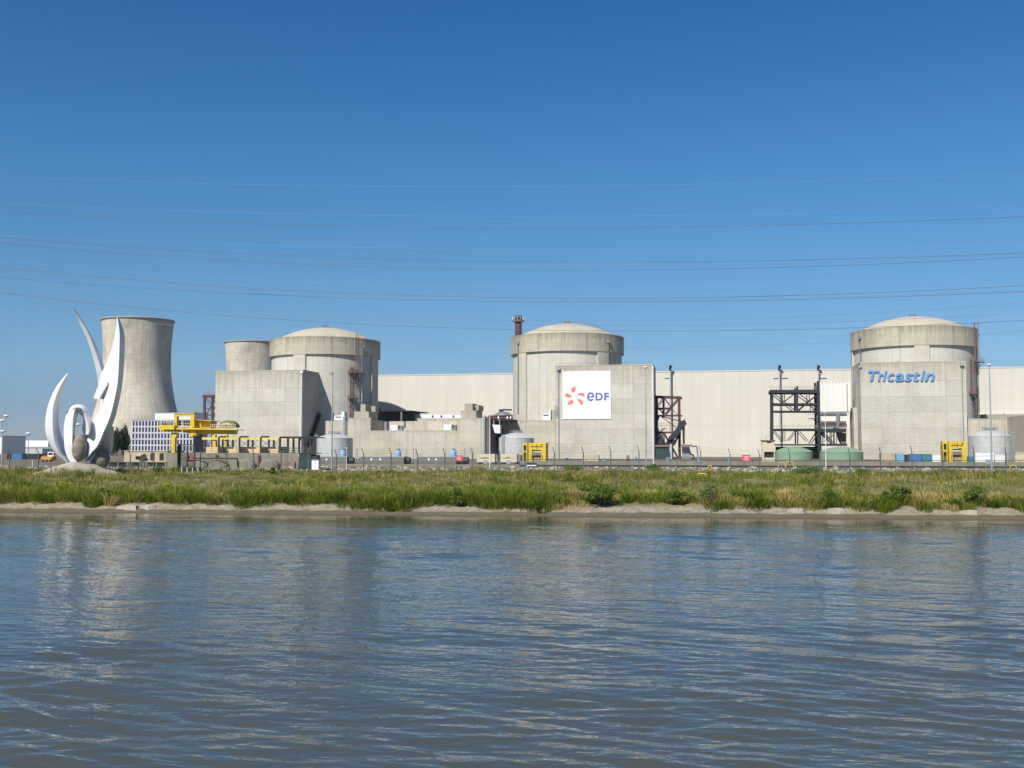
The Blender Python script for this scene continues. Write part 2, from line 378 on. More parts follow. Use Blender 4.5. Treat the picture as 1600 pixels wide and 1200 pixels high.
# water: real waves, finer ripples by bump
m, n, l, p = newmat('canal_water')
geo = n.new('ShaderNodeNewGeometry'); P0 = geo.outputs['Position']
big = noise(n, l, P0, 0.11, 3, 0.5)
r1 = noise(n, l, mapped(n, l, P0, (1.0, 2.4, 1)), 1.1, 2, 0.5)
r2 = noise(n, l, mapped(n, l, P0, (1.0, 1.9, 1)), 5.0, 1, 0.5)
spw = n.new('ShaderNodeSeparateXYZ'); l.new(P0, spw.inputs[0])
sd = mth(n, l, 'SUBTRACT', mth(n, l, 'ADD', mth(n, l, 'MULTIPLY', spw.outputs[0], 0.07), 79.4), spw.outputs[1])
calm = n.new('ShaderNodeMapRange'); calm.inputs[1].default_value = 0; calm.inputs[2].default_value = 24; calm.inputs[3].default_value = 0.12; l.new(sd, calm.inputs[0])
h = mth(n, l, 'ADD', mth(n, l, 'MULTIPLY', r1, 1.0), mth(n, l, 'MULTIPLY', mth(n, l, 'MULTIPLY', r2, 0.30), ramp(n, l, big, 0.40, 0.60)))
b = n.new('ShaderNodeBump'); b.inputs['Strength'].default_value = 1.0; b.inputs['Distance'].default_value = 0.045
l.new(calm.outputs[0], b.inputs['Strength']); l.new(h, b.inputs['Height']); l.new(b.outputs[0], p.inputs['Normal'])
c = mixc(n, l, noise(n, l, P0, 0.05, 3), (0.050, 0.060, 0.052), (0.070, 0.070, 0.054))
l.new(c, p.inputs['Base Color']); p.inputs['Roughness'].default_value = 0.015; p.inputs['IOR'].default_value = 1.333
M['water'] = m
u = np.concatenate([[-9, -5, -3, -2, -1.5], np.linspace(-1.15, 0.85, 900), [1.2, 1.8, 3, 5, 9]])
yy = np.concatenate([[-60, -20, 2], 6 * np.exp(np.linspace(0, math.log(86/6), 620))])
U, V = np.meshgrid(u, yy); XX = U * np.maximum(V, 60*(np.abs(U) > 1.16) + V*(np.abs(U) <= 1.16)); XX = np.where(np.abs(U) > 1.16, U*np.maximum(V, 60)*1.5, U*np.maximum(V, 2)); YY = V
rw = np.random.default_rng(21); Zw = np.zeros_like(XX)
NW = 120
lam = np.exp(rw.uniform(math.log(0.22), math.log(7.5), NW)); grp = rw.integers(0, 3, NW); th = np.array([R(76), R(92), R(112)])[grp] + rw.normal(0, 0.30, NW)
GF = [np.clip(1.0 + 0.55*nz(XX, YY, sines(50 + g_, 9, 5, 30)), 0.15, 2.0) for g_ in range(3)]
GS_ = [1.25, 1.0, 0.7]
for L_, t, ph, gi in zip(lam, th, rw.uniform(0, 6.28, NW), grp):
    k = 2*math.pi/L_; slope = 0.0080 * (0.6 + 1.2*math.exp(-((math.log(L_/0.55))**2)/0.9))
    cell = np.maximum(np.gradient(np.maximum(V, 3), axis=0), 0.02)
    damp = np.clip((L_/cell - 2.5) / 3, 0, 1)
    Zw += GF[gi]*GS_[gi]*damp * slope/k*np.sin(k*(XX*math.cos(t) + YY*math.sin(t)) + ph)
patch = 0.85 + 0.28*nz(XX, YY, sines(9, 10, 8, 45))
Zw *= np.clip(patch, 0.3, 1.5) * np.clip((yw(XX) - YY)/24 + 0.1, 0.05, 1)
struct(gridmesh('water', XX, YY, Zw, M['water']))

# hills far off on the left
b = MB(); hp = []
for i in range(41):
    px = -260 + i*26; hp.append((X_(px, 7000), GZ + 30 + 24*math.sin(i*0.5) + 12*math.sin(i*1.3+1)))
hp = [(hp[0][0], GZ-5)] + hp + [(hp[-1][0], GZ-5)]
mm = plain('hazed_wooded_hill', (0.10, 0.16, 0.20), 0.9, var=0.1, scale=0.002)  # distance haze is put into the colour as a blue tone
b.prism(hp, 7000, 7900); struct(b.build('hills', mm, origin=(0, 7000, 0)))

# ---------------------------------------------------------------- vegetation
def tris_object(name, V, F3, col, m, origin=(0, 0, 0), parent=None):
    me = bpy.data.meshes.new(name); V = V - np.asarray(origin); me.vertices.add(len(V)); me.vertices.foreach_set('co', V.reshape(-1).astype(np.float32))
    me.loops.add(F3.size); me.loops.foreach_set('vertex_index', F3.reshape(-1).astype(np.int32)); k = F3.shape[1]
    me.polygons.add(len(F3)); me.polygons.foreach_set('loop_start', (np.arange(len(F3))*k).astype(np.int32))
    me.polygons.foreach_set('loop_total', np.full(len(F3), k, np.int32)); me.update()
    ca = me.color_attributes.new('Col', 'FLOAT_COLOR', 'POINT'); ca.data.foreach_set('color', np.hstack([col, np.ones((len(col), 1))]).reshape(-1).astype(np.float32))
    me.materials.append(m); o = bpy.data.objects.new(name, me); C.objects.link(o)
    if parent is not None: o.parent = parent
    else: o.location = origin
    o['_o'] = tuple(origin); return o
def blades(base, h, w, lean, col, b2=None):
    """base (N,3); two-segment bent blades: 5 verts, 3 tris"""
    N = len(base); a = RNG.uniform(0, 2*math.pi, N); f = np.stack([np.cos(a), np.sin(a), np.zeros(N)], 1) * (w/2)[:, None]
    b2 = RNG.uniform(0, 2*math.pi, N) if b2 is None else b2; ln = np.stack([np.cos(b2), np.sin(b2), np.zeros(N)], 1) * (lean*h)[:, None]
    up = np.array([0, 0, 1.0]) * h[:, None]
    v = np.stack([base - f, base + f, base + up*0.6 + ln*0.35 - f*0.7, base + up*0.6 + ln*0.35 + f*0.7, base + up*(1 - 0.3*lean[:, None]) + ln], 1)
    i = np.arange(N)[:, None] * 5
    fs = np.concatenate([i + np.array([[0, 1, 3]]), i + np.array([[0, 3, 2]]), i + np.array([[2, 3, 4]])])
    return v.reshape(-1, 3), fs, np.repeat(col, 5, 0)
def lerp(a, b, t): return np.asarray(a)[None]*(1-t[:, None]) + np.asarray(b)[None]*t[:, None]
GREEN = (0.185, 0.245, 0.016); DGREEN = (0.085, 0.135, 0.008); OLIVE = (0.30, 0.265, 0.055); STRAW = (0.60, 0.46, 0.18); YEL = (0.42, 0.42, 0.03)
def px_of(x, y):
    c, s = math.cos(YAW), math.sin(YAW); zc = -s*x + c*y; return 800 + F*(c*x + s*y)/zc
# short and middling grass over the bank
N = 420000
x = RNG.uniform(-84, 58, N); d = RNG.uniform(3.0, 44, N); y = yw(x) + d
na = nz(x, y, PA); nb = nz(x, y, PB); nd = nz(x, y, PD)
bare = (nd + 0.5*na - 0.25*np.abs(d-14)/6 > 0.75)
keep = (RNG.random(N) < np.clip(0.66 + 0.3*nb + 0.28*nd, 0.08, 1)) & ~(bare & (RNG.random(N) < 0.8))
x, y, d, na, nb, nd = (q[keep] for q in (x, y, d, na, nb, nd)); N = len(x)
h = (0.21 + 0.11*nb + 0.10*na + RNG.exponential(0.09, N)).clip(0.06, 1.1)
h *= np.where(d > 24, 0.72, 1.0)
ped = np.hypot(x + 46, (y - 97)/1.3) < 7; h[ped] *= 0.45
t = np.clip(0.52 + 0.38*na + 0.25*RNG.normal(0, 1, N), 0, 1); t = np.clip(t + 0.3*(d > 22) - 0.15, 0, 1); col = lerp(GREEN, OLIVE, t)
rb = (d > 20) & (RNG.random(N) < 0.22 + 0.2*nd); col[rb] = np.array((0.30, 0.19, 0.08))
s = RNG.random(N) < np.clip(0.22 + 0.2*nd + 0.012*(d-18), 0.03, 0.6); col[s] = lerp(OLIVE, STRAW, RNG.random(N))[s]
s = (nz(x, y, sines(31, 8, 5, 14)) > 1.6) & (RNG.random(N) < 0.4); col[s] = YEL
pt = nz(x, y, sines(77, 12, 2.5, 9))[:, None]
col = np.where(pt > 0.7, col*0.35 + np.array(DGREEN)*0.75, col); col = np.where(pt < -0.9, col*0.4 + np.array(STRAW)*0.6, col)
h = h*(1 + 0.35*np.clip(pt[:, 0], -1, 1.5))
col *= RNG.uniform(0.62, 1.3, (N, 1))
base = np.stack([x, y, ground_z(x, y) - 0.03], 1)
V1, F1, C1 = blades(base, h, RNG.uniform(0.02, 0.05, N), RNG.uniform(0.15, 0.9, N), col)
# tall tussocks along the water's edge
vs, fs, cs = [V1], [F1], [C1]; off = len(V1)
def tussock(x0, y0, hh, rad, nb_, col, cj=0.22, lean=(0.2, 0.95)):
    global off
    a = RNG.uniform(0, 2*math.pi, nb_); r = rad*np.sqrt(RNG.random(nb_))
    x = x0 + r*np.cos(a); y = y0 + r*np.sin(a)
    h = hh*RNG.uniform(0.55, 1.1, nb_)*(1 - 0.35*(r/rad)**2)
    col = np.asarray(col)[None]*RNG.uniform(1-cj, 1+cj*1.3, (nb_, 1))
    col = col*(1 + RNG.normal(0, 0.06, (nb_, 3)))
    base = np.stack([x, y, ground_z(x, y) - 0.05], 1)
    v, f, c = blades(base, h, RNG.uniform(0.02, 0.05, nb_), RNG.uniform(lean[0], lean[1], nb_)*(0.3 + 0.9*r/rad), np.clip(col, 0, 1), a + RNG.normal(0, 0.5, nb_))
    vs.append(v); fs.append(f + off); cs.append(c); off += len(v)
x = -84.0
while x < 58:
    p = px_of(x, yw(x) + 3)
    if p < 860: wS, wG, hh = 0.14, 0.9, 1.5
    elif p < 1240: wS, wG, hh = 0.45, 0.6, 1.1
    else: wS, wG, hh = 0.6, 0.6, 1.25
    gap = nz(np.array([x]), np.array([3.3]), PA)[0]
    for rowd in (1.25, 1.8, 2.6, 3.8, 5.4):
        if rowd < 1.5 and (gap > -0.1 or p > 880): continue
        if rowd < 2.2 and (gap > 0.4 or (p > 880 and random.random() < .6)): continue
        if p > 880 and rowd < 3 and gap > 0.6: continue
        xx = x + random.uniform(-0.4, 0.4); dd = rowd + random.uniform(-0.3, 0.4)
        g = nz(np.array([xx]), np.array([dd*0.5]), PB)[0]
        rr = random.random()
        if rr < wS*(1.0 if g > 0 else 0.5): c_ = lerp(OLIVE, STRAW, np.array([random.random()]))[0]
        elif rr < wS + 0.45: c_ = lerp(GREEN, DGREEN, np.array([random.random()]))[0]
        else: c_ = lerp(GREEN, OLIVE, np.array([random.random()*0.7]))[0]
        tussock(xx, yw(xx) + dd, hh*random.uniform(0.55, 1.15)*(0.72 if rowd > 5 or rowd < 1.5 else 1.0), random.uniform(0.4, 0.95), 190, c_, 0.35, (0.3, 1.15))
    x += random.uniform(0.38, 0.7)
for k in range(420):                                   # scattered taller weeds higher up
    x0 = random.uniform(-84, 58); d0 = random.uniform(7, 44)
    tussock(x0, yw(x0) + d0, random.uniform(0.35, 0.8), random.uniform(0.25, 0.7), 40, lerp(GREEN, random.choice([OLIVE, OLIVE, STRAW, YEL, DGREEN]), np.array([random.random()*0.8]))[0])
for k in range(520):                                   # thin tall stems along the crest
    x0 = random.uniform(-84, 58); d0 = random.uniform(33, 45)
    tussock(x0, yw(x0) + d0, random.uniform(0.45, 1.0)*(0.4 if abs(x0 + 46) < 7 else 1), random.uniform(0.2, 0.6), 22, lerp(GREEN, random.choice([OLIVE, STRAW, (0.3, 0.2, 0.09), DGREEN]), np.array([random.random()]))[0], lean=(0.1, 0.5))
o = tris_object('grass', np.concatenate(vs), np.concatenate(fs), np.concatenate(cs)*0.87, M['leaf'])
o['kind'] = 'stuff'; tag(o, 'green and straw coloured grass and reeds covering the canal bank', 'grass')

def leafcloud(N, rx, ry, rz, leaf, cols, lobes=9, zc=None):
    """leaves gathered on random lobes inside an ellipsoid, local coords, base at z=0"""
    zc = rz if zc is None else zc
    lc = RNG.normal(0, 1, (lobes, 3)); lc /= np.linalg.norm(lc, axis=1)[:, None]; lc *= RNG.uniform(0.25, 0.78, (lobes, 1))
    k = RNG.integers(0, lobes, N); q = RNG.normal(0, 1, (N, 3)); q /= np.linalg.norm(q, axis=1)[:, None]
    q = lc[k] + q*RNG.uniform(0.55, 1.0, (N, 1))*RNG.uniform(0.22, 0.5, lobes)[k][:, None]
    q = q*np.array([rx, ry, rz]) + np.array([0, 0, zc]); q[:, 2] = np.maximum(q[:, 2], 0.02)
    a = RNG.normal(0, 1, (N, 3)); a /= np.linalg.norm(a, axis=1)[:, None]; b_ = np.cross(a, RNG.normal(0, 1, (N, 3))); b_ /= np.linalg.norm(b_, axis=1)[:, None]
    s = leaf*RNG.uniform(0.6, 1.4, (N, 1)); v = np.stack([q - a*s, q + b_*s*0.45, q + a*s, q - b_*s*0.45], 1).reshape(-1, 3)
    f = np.arange(4*N).reshape(-1, 4); t = RNG.random(N); c = lerp(cols[0], cols[1], t)*RNG.uniform(0.7, 1.3, (N, 1))
    return v, f, np.repeat(c, 4, 0)
def shrub(px, Y, w, h, label, cols, name='shrub', N=1500, group=None, leaf=0.08):
    X = X_(px, Y, 780); Y = float(Y); zg = float(ground_z(X, Y)); o = thing(name, label, 'shrub' if name == 'shrub' else 'plant', (X, Y, zg), group)
    v, f, c = leafcloud(N, w/2*1.15, w/2, h*0.55, leaf, cols, 14)
    tris_object('foliage', v + np.array([X, Y, zg]), f, c, M['leaf'], (X, Y, zg), o)
    b = MB()
    for k in range(6):
        a = k*1.05; b.tube((X, Y, zg-0.1), (X + math.cos(a)*w*0.28, Y + math.sin(a)*w*0.25, zg + h*0.75), 0.03, 0.01, n=5)
    b.build('stem', M['bark'], o)
DG = [(0.065, 0.115, 0.014), (0.16, 0.22, 0.03)]; LG = [(0.10, 0.15, 0.03), (0.19, 0.24, 0.07)]; YG = [(0.18, 0.2, 0.02), (0.5, 0.46, 0.02)]
def ysh(px, d):
    Y = 80.0
    for _ in range(6): Y = yw(X_(px, Y, 780)) + d
    return Y
GS = 'shrubs along the water edge'
shrub(935, ysh(935, 2.3), 3.4, 1.45, 'widest dark green shrub at the water edge, below the square white sign', DG, N=3600, group=GS)
shrub(713, ysh(713, 1.9), 1.6, 1.3, 'dark leafy shrub overhanging the silt left of the middle of the bank', DG, group=GS)
shrub(1058, ysh(1058, 2.6), 1.7, 1.3, 'dark green shrub at the water edge below the rusty steel tower', DG, group=GS)
shrub(1110, ysh(1110, 2.7), 1.5, 1.4, 'mid green upright shrub right of the one below the rusty tower', LG, group=GS)
shrub(1403, ysh(1403, 2.6), 2.0, 1.4, 'dark green shrub at the water edge below the large blue lettering', DG, N=2200, group=GS)
shrub(1295, ysh(1295, 2.6), 1.3, 1.3, 'narrow dark shrub at the water edge below the two green tanks', DG, group=GS)
shrub(1525, ysh(1525, 2.6), 1.6, 1.5, 'dark green shrub at the water edge nearest the right end of the bank', DG, group=GS)
shrub(165, ysh(165, 2.3), 1.7, 1.2, 'leafy green shrub at the water edge below the white sculpture', DG, group=GS)
shrub(267, ysh(267, 4.4), 1.4, 1.3, 'green shrub with yellow flowering top beside the water, below the yellow crane', [DG[1], YG[1]], group=GS)
shrub(898, 122, 2.6, 1.0, 'pale green bush on the bank top below the cream box', LG, N=2200)
shrub(1262, 122, 4.4, 1.15, 'wide green bush on the bank top in front of the green tanks', LG, N=3600)
shrub(1345, 124, 2.0, 0.9, 'small green bush on the bank top left of the blue lettering block', LG)
shrub(1020, 122, 2.3, 1.0, 'green bush at the foot of the grey lamp pole beside the white sign block', LG, N=2000)
shrub(425, 104, 0.9, 0.7, 'small solitary dark bush on the upper bank below the black steel frames', DG, N=700)
shrub(95, ysh(95, 9), 2.0, 0.7, 'yellow flowering weeds on the bank below the sculpture pedestal', YG, 'flowering_weed', 1300, 'yellow flowering weeds on the bank', 0.06)
shrub(285, ysh(285, 7), 1.2, 0.7, 'yellow flowering weeds on the bank below the red sign on the green gate', YG, 'flowering_weed', 900, 'yellow flowering weeds on the bank', 0.06)
shrub(246, 104, 1.4, 0.8, 'pale green weed clump on the bank top left of the green gate', LG)

# rubble slope between the grass and the quay wall
N = 2600; vs, fs, cs, off = [], [], [], 0
ico = np.array([(0,0,1),(0.89,0,0.45),(0.28,0.85,0.45),(-0.72,0.53,0.45),(-0.72,-0.53,0.45),(0.28,-0.85,0.45),(0.72,0.53,-0.45),(-0.28,0.85,-0.45),(-0.89,0,-0.45),(-0.28,-0.85,-0.45),(0.72,-0.53,-0.45),(0,0,-1)])
icf = np.array([(0,1,2),(0,2,3),(0,3,4),(0,4,5),(0,5,1),(1,6,2),(2,7,3),(3,8,4),(4,9,5),(5,10,1),(2,6,7),(3,7,8),(4,8,9),(5,9,10),(1,10,6),(11,7,6),(11,8,7),(11,9,8),(11,10,9),(11,6,10)])
for k in range(N):
    x = random.uniform(-150, 95); d = random.uniform(44, 112); y = yw(x) + d
    if y > 192: continue
    s = random.uniform(0.15, 0.55) * (1.2 if random.random() < 0.1 else 0.85)
    v = ico*np.array([s*random.uniform(0.8, 1.5), s, s*random.uniform(0.5, 0.9)])*RNG.uniform(0.75, 1.2, (12, 1)) + np.array([x, y, float(ground_z(x, y)) + s*0.2])
    vs.append(v); fs.append(icf + off); off += 12; c0 = np.array((0.33, 0.29, 0.21))*random.uniform(0.5, 1.35); cs.append(np.repeat(c0[None], 12, 0))
m, n, l, p = newmat('rubble_stone'); a = n.new('ShaderNodeAttribute'); a.attribute_name = 'Col'
tc = n.new('ShaderNodeTexCoord'); l.new(mixc(n, l, 0.5, a.outputs['Color'], ramp(n, l, noise(n, l, tc.outputs['Object'], 3, 5), 0.3, 0.7, (0.5,0.5,0.5)), 'MULTIPLY'), p.inputs['Base Color']); p.inputs['Roughness'].default_value = 0.9
o = tris_object('rubble', np.concatenate(vs), np.concatenate(fs), np.concatenate(cs), m); o['kind'] = 'stuff'; tag(o, 'loose grey brown rubble stones on the slope behind the grass', 'rocks')
# pale slabs and stones lying on the silt at the water's edge
PS = plain('pale_slab_stone', (0.42, 0.36, 0.29), 0.9, var=0.15, scale=2, bump=0.04)
for (px, dd, w, hh, nm) in [(200, 1.0, 2.4, 0.22, 'left of the others, below the sculpture'), (233, 1.0, 1.5, 0.2, 'just right of the first slab below the sculpture'), (1243, 1.2, 1.4, 0.25, 'below the two green tanks'), (1308, 1.0, 1.7, 0.3, 'widest and palest, right of the green tanks'), (1515, 1.1, 1.6, 0.24, 'near the right end of the bank')]:
    Y = ysh(px, dd); X = X_(px, Y, 795); z = float(ground_z(X, Y)); b = MB(); nn = 9; pts = []
    for k in range(nn):
        a = 2*math.pi*k/nn; r = w/2*random.uniform(0.75, 1.1); pts.append((X + r*math.cos(a), Y + 0.55*r*math.sin(a)))
    vsb = [(q[0], q[1], z - 0.25) for q in pts] + [(X + (q[0]-X)*0.86, Y + (q[1]-Y)*0.8, z + hh*random.uniform(0.55, 0.8)) for q in pts] + [(X, Y, z + hh)]
    b.add(vsb, [(k, (k+1) % nn, nn+(k+1) % nn, nn+k) for k in range(nn)] + [(nn+k, nn+(k+1) % nn, 2*nn) for k in range(nn)])
    tag(b.build('stone_slab', PS, origin=(X, Y, z)), 'pale flat stone slab on the silt at the waterline, ' + nm, 'rock', 'pale slabs at the waterline')
# ---------------------------------------------------------------- containment buildings
def drum(px, Y, ribang, label, dz=0.0, name='reactor_building'):
    cx = X_(px, Y, 600); c = Vector((-cx, -Y, 0)).normalized(); r = Vector((c.y, -c.x, 0)) * -1
    fwd = -c; r = Vector((fwd.y, -fwd.x, 0)); zr0, zr1 = 36.4 + dz, 42.3 + dz
    t = thing(name, label, 'reactor building', (cx, Y, GZ), 'domed reactor buildings')
    ang = lambda a: math.atan2((c*math.cos(R(a)) + r*math.sin(R(a))).y, (c*math.cos(R(a)) + r*math.sin(R(a))).x)
    MB().lathe(cx, Y, [(18.75, GZ - 1), (18.75, zr0 + 0.1)]).build('wall', M['drum'], t)
    for k in range(4):
        a = ribang + 90*k; a0, a1 = sorted((0, 0)) if False else (ang(a + 6.6), ang(a - 6.6))
        if a1 - a0 > math.pi: a0 += 2*math.pi
        if a0 - a1 > math.pi: a1 += 2*math.pi
        MB().arcbox(cx, Y, 18.2, 19.38, GZ - 1, zr0 + 0.05, min(a0, a1), max(a0, a1)).build('buttress', M['rib'], t)
    rg = MB().lathe(cx, Y, [(18.3, zr0), (19.5, zr0), (19.5, zr1), (19.3, zr1 + 0.12), (18.9, zr1 + 0.12), (18.9, zr1 - 0.6), (16.5, zr1 - 0.6)], smooth=False)
    nt = rg
    for k in range(120):
        a = 2*math.pi*k/120; nt.arcbox(cx, Y, 18.95, 19.56, zr1 - 0.22, zr1 + 0.2, a, a + 0.022, 1)
    rg.build('ring_beam', M['ring'], t)
    Rs = 33.5; top = zr1 + 5.0; prof = []
    for i in range(15):
        rr = 17.6*(1 - i/14); prof.append((max(rr, 0.01), top - Rs + math.sqrt(Rs*Rs - rr*rr)))
    MB().lathe(cx, Y, prof).build('dome', M['dome'], t)
    h = MB(); 
    for k in range(8):
        a = k*math.pi/4; p0 = (cx + 1.0*math.cos(a), Y + 1.0*math.sin(a)); p1 = (cx + 1.0*math.cos(a + math.pi/4), Y + 1.0*math.sin(a + math.pi/4))
        h.bar((*p0, top - 0.1), (*p0, top + 1.0), 0.09)
        for zz in (0.5, 1.0): h.bar((*p0, top + zz), (*p1, top + zz), 0.08)
    h.build('dome_railing', M['rust2'], t)
    return t, cx, Y, c, r, zr0, zr1
def cagetower(b, base, c, z0, z1, w=1.6, d=1.2, step=2.6):
    """vertical caged ladder beside a wall; c points outwards"""
    u = Vector((-c.y, c.x, 0)); P = []
    for su in (-0.5, 0.5):
        for sd in (0, 1): P.append(base + u*w*su + c*d*sd)
    for p in P: b.bar((p.x, p.y, z0), (p.x, p.y, z1), 0.12)
    z = z0
    while z < z1:
        for i, j in ((0, 1), (1, 3), (3, 2), (2, 0)):
            b.bar((P[i].x, P[i].y, z), (P[j].x, P[j].y, z), 0.09)
        z += step
    a, q = base - u*0.25, base + u*0.25
    b.bar((a.x, a.y, z0), (a.x, a.y, z1), 0.06); b.bar((q.x, q.y, z0), (q.x, q.y, z1), 0.06)
    z = z0
    while z < z1: b.bar((a.x, a.y, z), (q.x, q.y, z), 0.05); z += 0.5
def platform(b, base, c, z, w=3.4, d=2.0):
    u = Vector((-c.y, c.x, 0)); P = [base - u*w/2, base + u*w/2, base + u*w/2 + c*d, base - u*w/2 + c*d]
    for k in range(4):
        p, q = P[k], P[(k+1) % 4]
        for zz in (0, 0.55, 1.1): b.bar((p.x, p.y, z+zz), (q.x, q.y, z+zz), 0.14 if zz == 0 else 0.07)
        b.bar((p.x, p.y, z), (p.x, p.y, z+1.1), 0.08)
    n_ = len(b.v); b.add([(p.x, p.y, z) for p in P] + [(p.x, p.y, z-0.15) for p in P], [(0,1,2,3),(7,6,5,4),(0,4,5,1),(1,5,6,2),(2,6,7,3),(3,7,4,0)])
    for k in (0, 1): b.bar((P[k].x, P[k].y, z-2.2), (P[3-k].x, P[3-k].y, z), 0.12)

def dirat(c, r, a): return (c*math.cos(R(a)) + r*math.sin(R(a)))
# left
t, cx, cy, c, r, z0, z1 = drum(508, 357, -27, 'domed round concrete reactor building behind the plain blank block, left of the other two')
d = dirat(c, r, 33); base = Vector((cx, cy, 0)) + d*19.5
b = MB(); cagetower(b, base, d, 26, z1 + 1.5, 1.1); platform(b, base, d, 30.2, 4.2, 2.2)
b2 = base - Vector((-d.y, d.x, 0))*-1.9; 
base2 = Vector((cx, cy, 0)) + dirat(c, r, 28)*18.9; d2 = dirat(c, r, 28)
cagetower(b, base2, d2, 14, 32.5, 1.1); platform(b, base2, d2, 21.5, 3.0, 1.8); platform(b, base2, d2, 30.2, 3.0, 2.0)
b.build('ladder_cage', M['rust2'], t)
b = MB(); e = dirat(c, r, 39); q = Vector((cx, cy, 0)) + e*19.9
b.tube((q.x, q.y, 14), (q.x, q.y, 39.0), 0.28, n=8); q2 = q + e*0.2; b.tube((q2.x, q2.y, 39.0), (q2.x, q2.y, 40.0), 0.5, n=8)
b.build('vent_pipe', M['lgrey'], t); b = MB(); q = Vector((cx, cy, 0)) + dirat(c, r, 36.5)*19.2; b.tube((q.x, q.y, 14), (q.x, q.y, 35), 0.18, n=8)
b.build('vent_pipe', M['lgrey'], t)
# middle
t, cx, cy, c, r, z0, z1 = drum(886.5, 361, -52, 'domed round concrete reactor building behind the block with the square white sign')
b = MB()
for a in (-57, 43.5):
    b = MB(); q = Vector((cx, cy, 0)) + dirat(c, r, a)*19.75; b.tube((q.x, q.y, 16), (q.x, q.y, 39.5), 0.13, n=6); b.box(q.x-0.5, q.x+0.5, q.y-0.5, q.y+0.3, 39.4, 40.3); b.build('vent_pipe', M['grey'], t)
b = MB(); rr = 12.5
for k in range(30):                                    # hand rail running over the dome
    u0 = k/30; u1 = (k+1)/30
    f = lambda u: (cx + 0.5 + rr*u*1.1, cy - 2, z1 + 5.0 - 33.5 + math.sqrt(33.5**2 - (0.5 + rr*u*1.1)**2 - 4))
    p, q = f(u0), f(u1)
    b.bar((p[0], p[1], p[2] - .05), (p[0], p[1], p[2] + 1), 0.05); b.bar((p[0], p[1], p[2] + 1), (q[0], q[1], q[2] + 1), 0.06)
b.build('dome_handrail', M['rust2'], t)
# right
t, cx, cy, c, r, z0, z1 = drum(1428, 362, 7.5, 'domed round concrete reactor building behind the block with blue lettering')
d = dirat(c, r, 68); base = Vector((cx, cy, 0)) + d*19.5
b = MB(); cagetower(b, base, d, 28, z1 + 1.6, 1.1); platform(b, base, d, 31.5, 3.6, 2.2)
d2 = dirat(c, r, 62); base2 = Vector((cx, cy, 0)) + d2*18.9; cagetower(b, base2, d2, 21, 33, 1.0); platform(b, base2, d2, 21.5, 2.8, 1.6)
cagetower(b, Vector((cx, cy, 0)) + dirat(c, r, 66)*18.9, d2, 15, 22, 1.2)
b.build('ladder_cage', M['rust2'], t)
b = MB(); q = Vector((cx, cy, 0)) + dirat(c, r, -54)*19.75; b.tube((q.x, q.y, 20), (q.x, q.y, 40), 0.13, n=6); b.box(q.x-0.6, q.x+0.6, q.y-0.6, q.y+0.3, 39.6, 40.5); b.build('vent_pipe', M['grey'], t); b = MB()
q = Vector((cx, cy, 0)) + dirat(c, r, 74)*19.8; b.tube((q.x, q.y, 16), (q.x, q.y, 40), 0.13, n=6); b.box(q.x-0.5, q.x+0.5, q.y-0.5, q.y+0.3, 39.6, 40.4)
b.build('vent_pipe', M['grey'], t)

# ---------------------------------------------------------------- rectangular concrete blocks in front of them
YB = 325.0
def block(p0, p1, pt, label, dep=17.0, Y=YB):
    x0, x1 = X_(p0, Y, 650), X_(p1, Y, 650); z1 = Z_((p0+p1)/2, pt, Y)
    t = thing('fuel_building', label, 'concrete block', ((x0+x1)/2, Y, GZ), 'tall rectangular concrete blocks')
    w = MB().box(x0, x1, Y, Y + dep, GZ - 1, z1); w.build('wall', M['block'], t)
    cp = MB(); cp.box(x0 - 0.06, x1 + 0.06, Y - 0.06, Y + 0.35, z1, z1 + 0.3); cp.box(x0 - 0.06, x0 + 0.35, Y + 0.35, Y + dep, z1, z1 + 0.3)
    cp.box(x1 - 0.35, x1 + 0.06, Y + 0.35, Y + dep, z1, z1 + 0.3); cp.build('coping', M['ring'], t)
    return t, x0, x1, z1
t, x0, x1, z1 = block(336, 473, 580, 'tall plain concrete block with a shaded right side, behind the yellow crane')
b = MB(); X = X_(471, YB); b.tube((X, YB - 0.35, 1.3), (X, YB - 0.35, z1 - 0.5), 0.2, n=8); b.box(X - 0.5, X + 0.5, YB - 0.8, YB - 0.1, z1 - 0.9, z1 - 0.2); b.build('vent_pipe', M['white'], t)
b = MB(); q = Vector((x1, YB + 15.5, 0)); cagetower(b, q, Vector((1, 0, 0)), 12, z1 + 1.5, 1.3, 1.1)
b.bar((x1 + 0.8, YB + 13, 16), (x1 + 0.8, YB + 2, 3), 1.0, 0.9); b.bar((x1 + 0.8, YB + 13, 17.1), (x1 + 0.8, YB + 2, 4.1), 0.1); b.build('ladder_cage', M['rust'], t)
b = MB(); Xm = X_(449, YB); b.tube((Xm, YB + 6, z1), (Xm, YB + 6, z1 + 0.9), 0.25, n=8); b.build('roof_vent', M['grey'], t)
t2, x0, x1, z1 = block(868, 1020.5, 571.5, 'tall concrete block carrying the square white sign')
b = MB(); X = X_(873, YB); b.tube((X, YB - 0.3, 1.3), (X, YB - 0.3, z1 - 0.8), 0.13, n=8); b.box(X - 0.5, X + 0.5, YB - 0.8, YB - 0.1, z1 - 1.2, z1 - 0.5)
b.build('vent_pipe', M['lgrey'], t2)
b = MB(); X = X_(1021, YB); b.tube((X, YB - 0.1, 1.3), (X, YB - 0.1, z1 - 0.3), 0.28, n=8); b.build('downpipe', M['white'], t2)
b = MB(); X = X_(866.5, YB); zz = lambda y: Z_(866, y, YB)
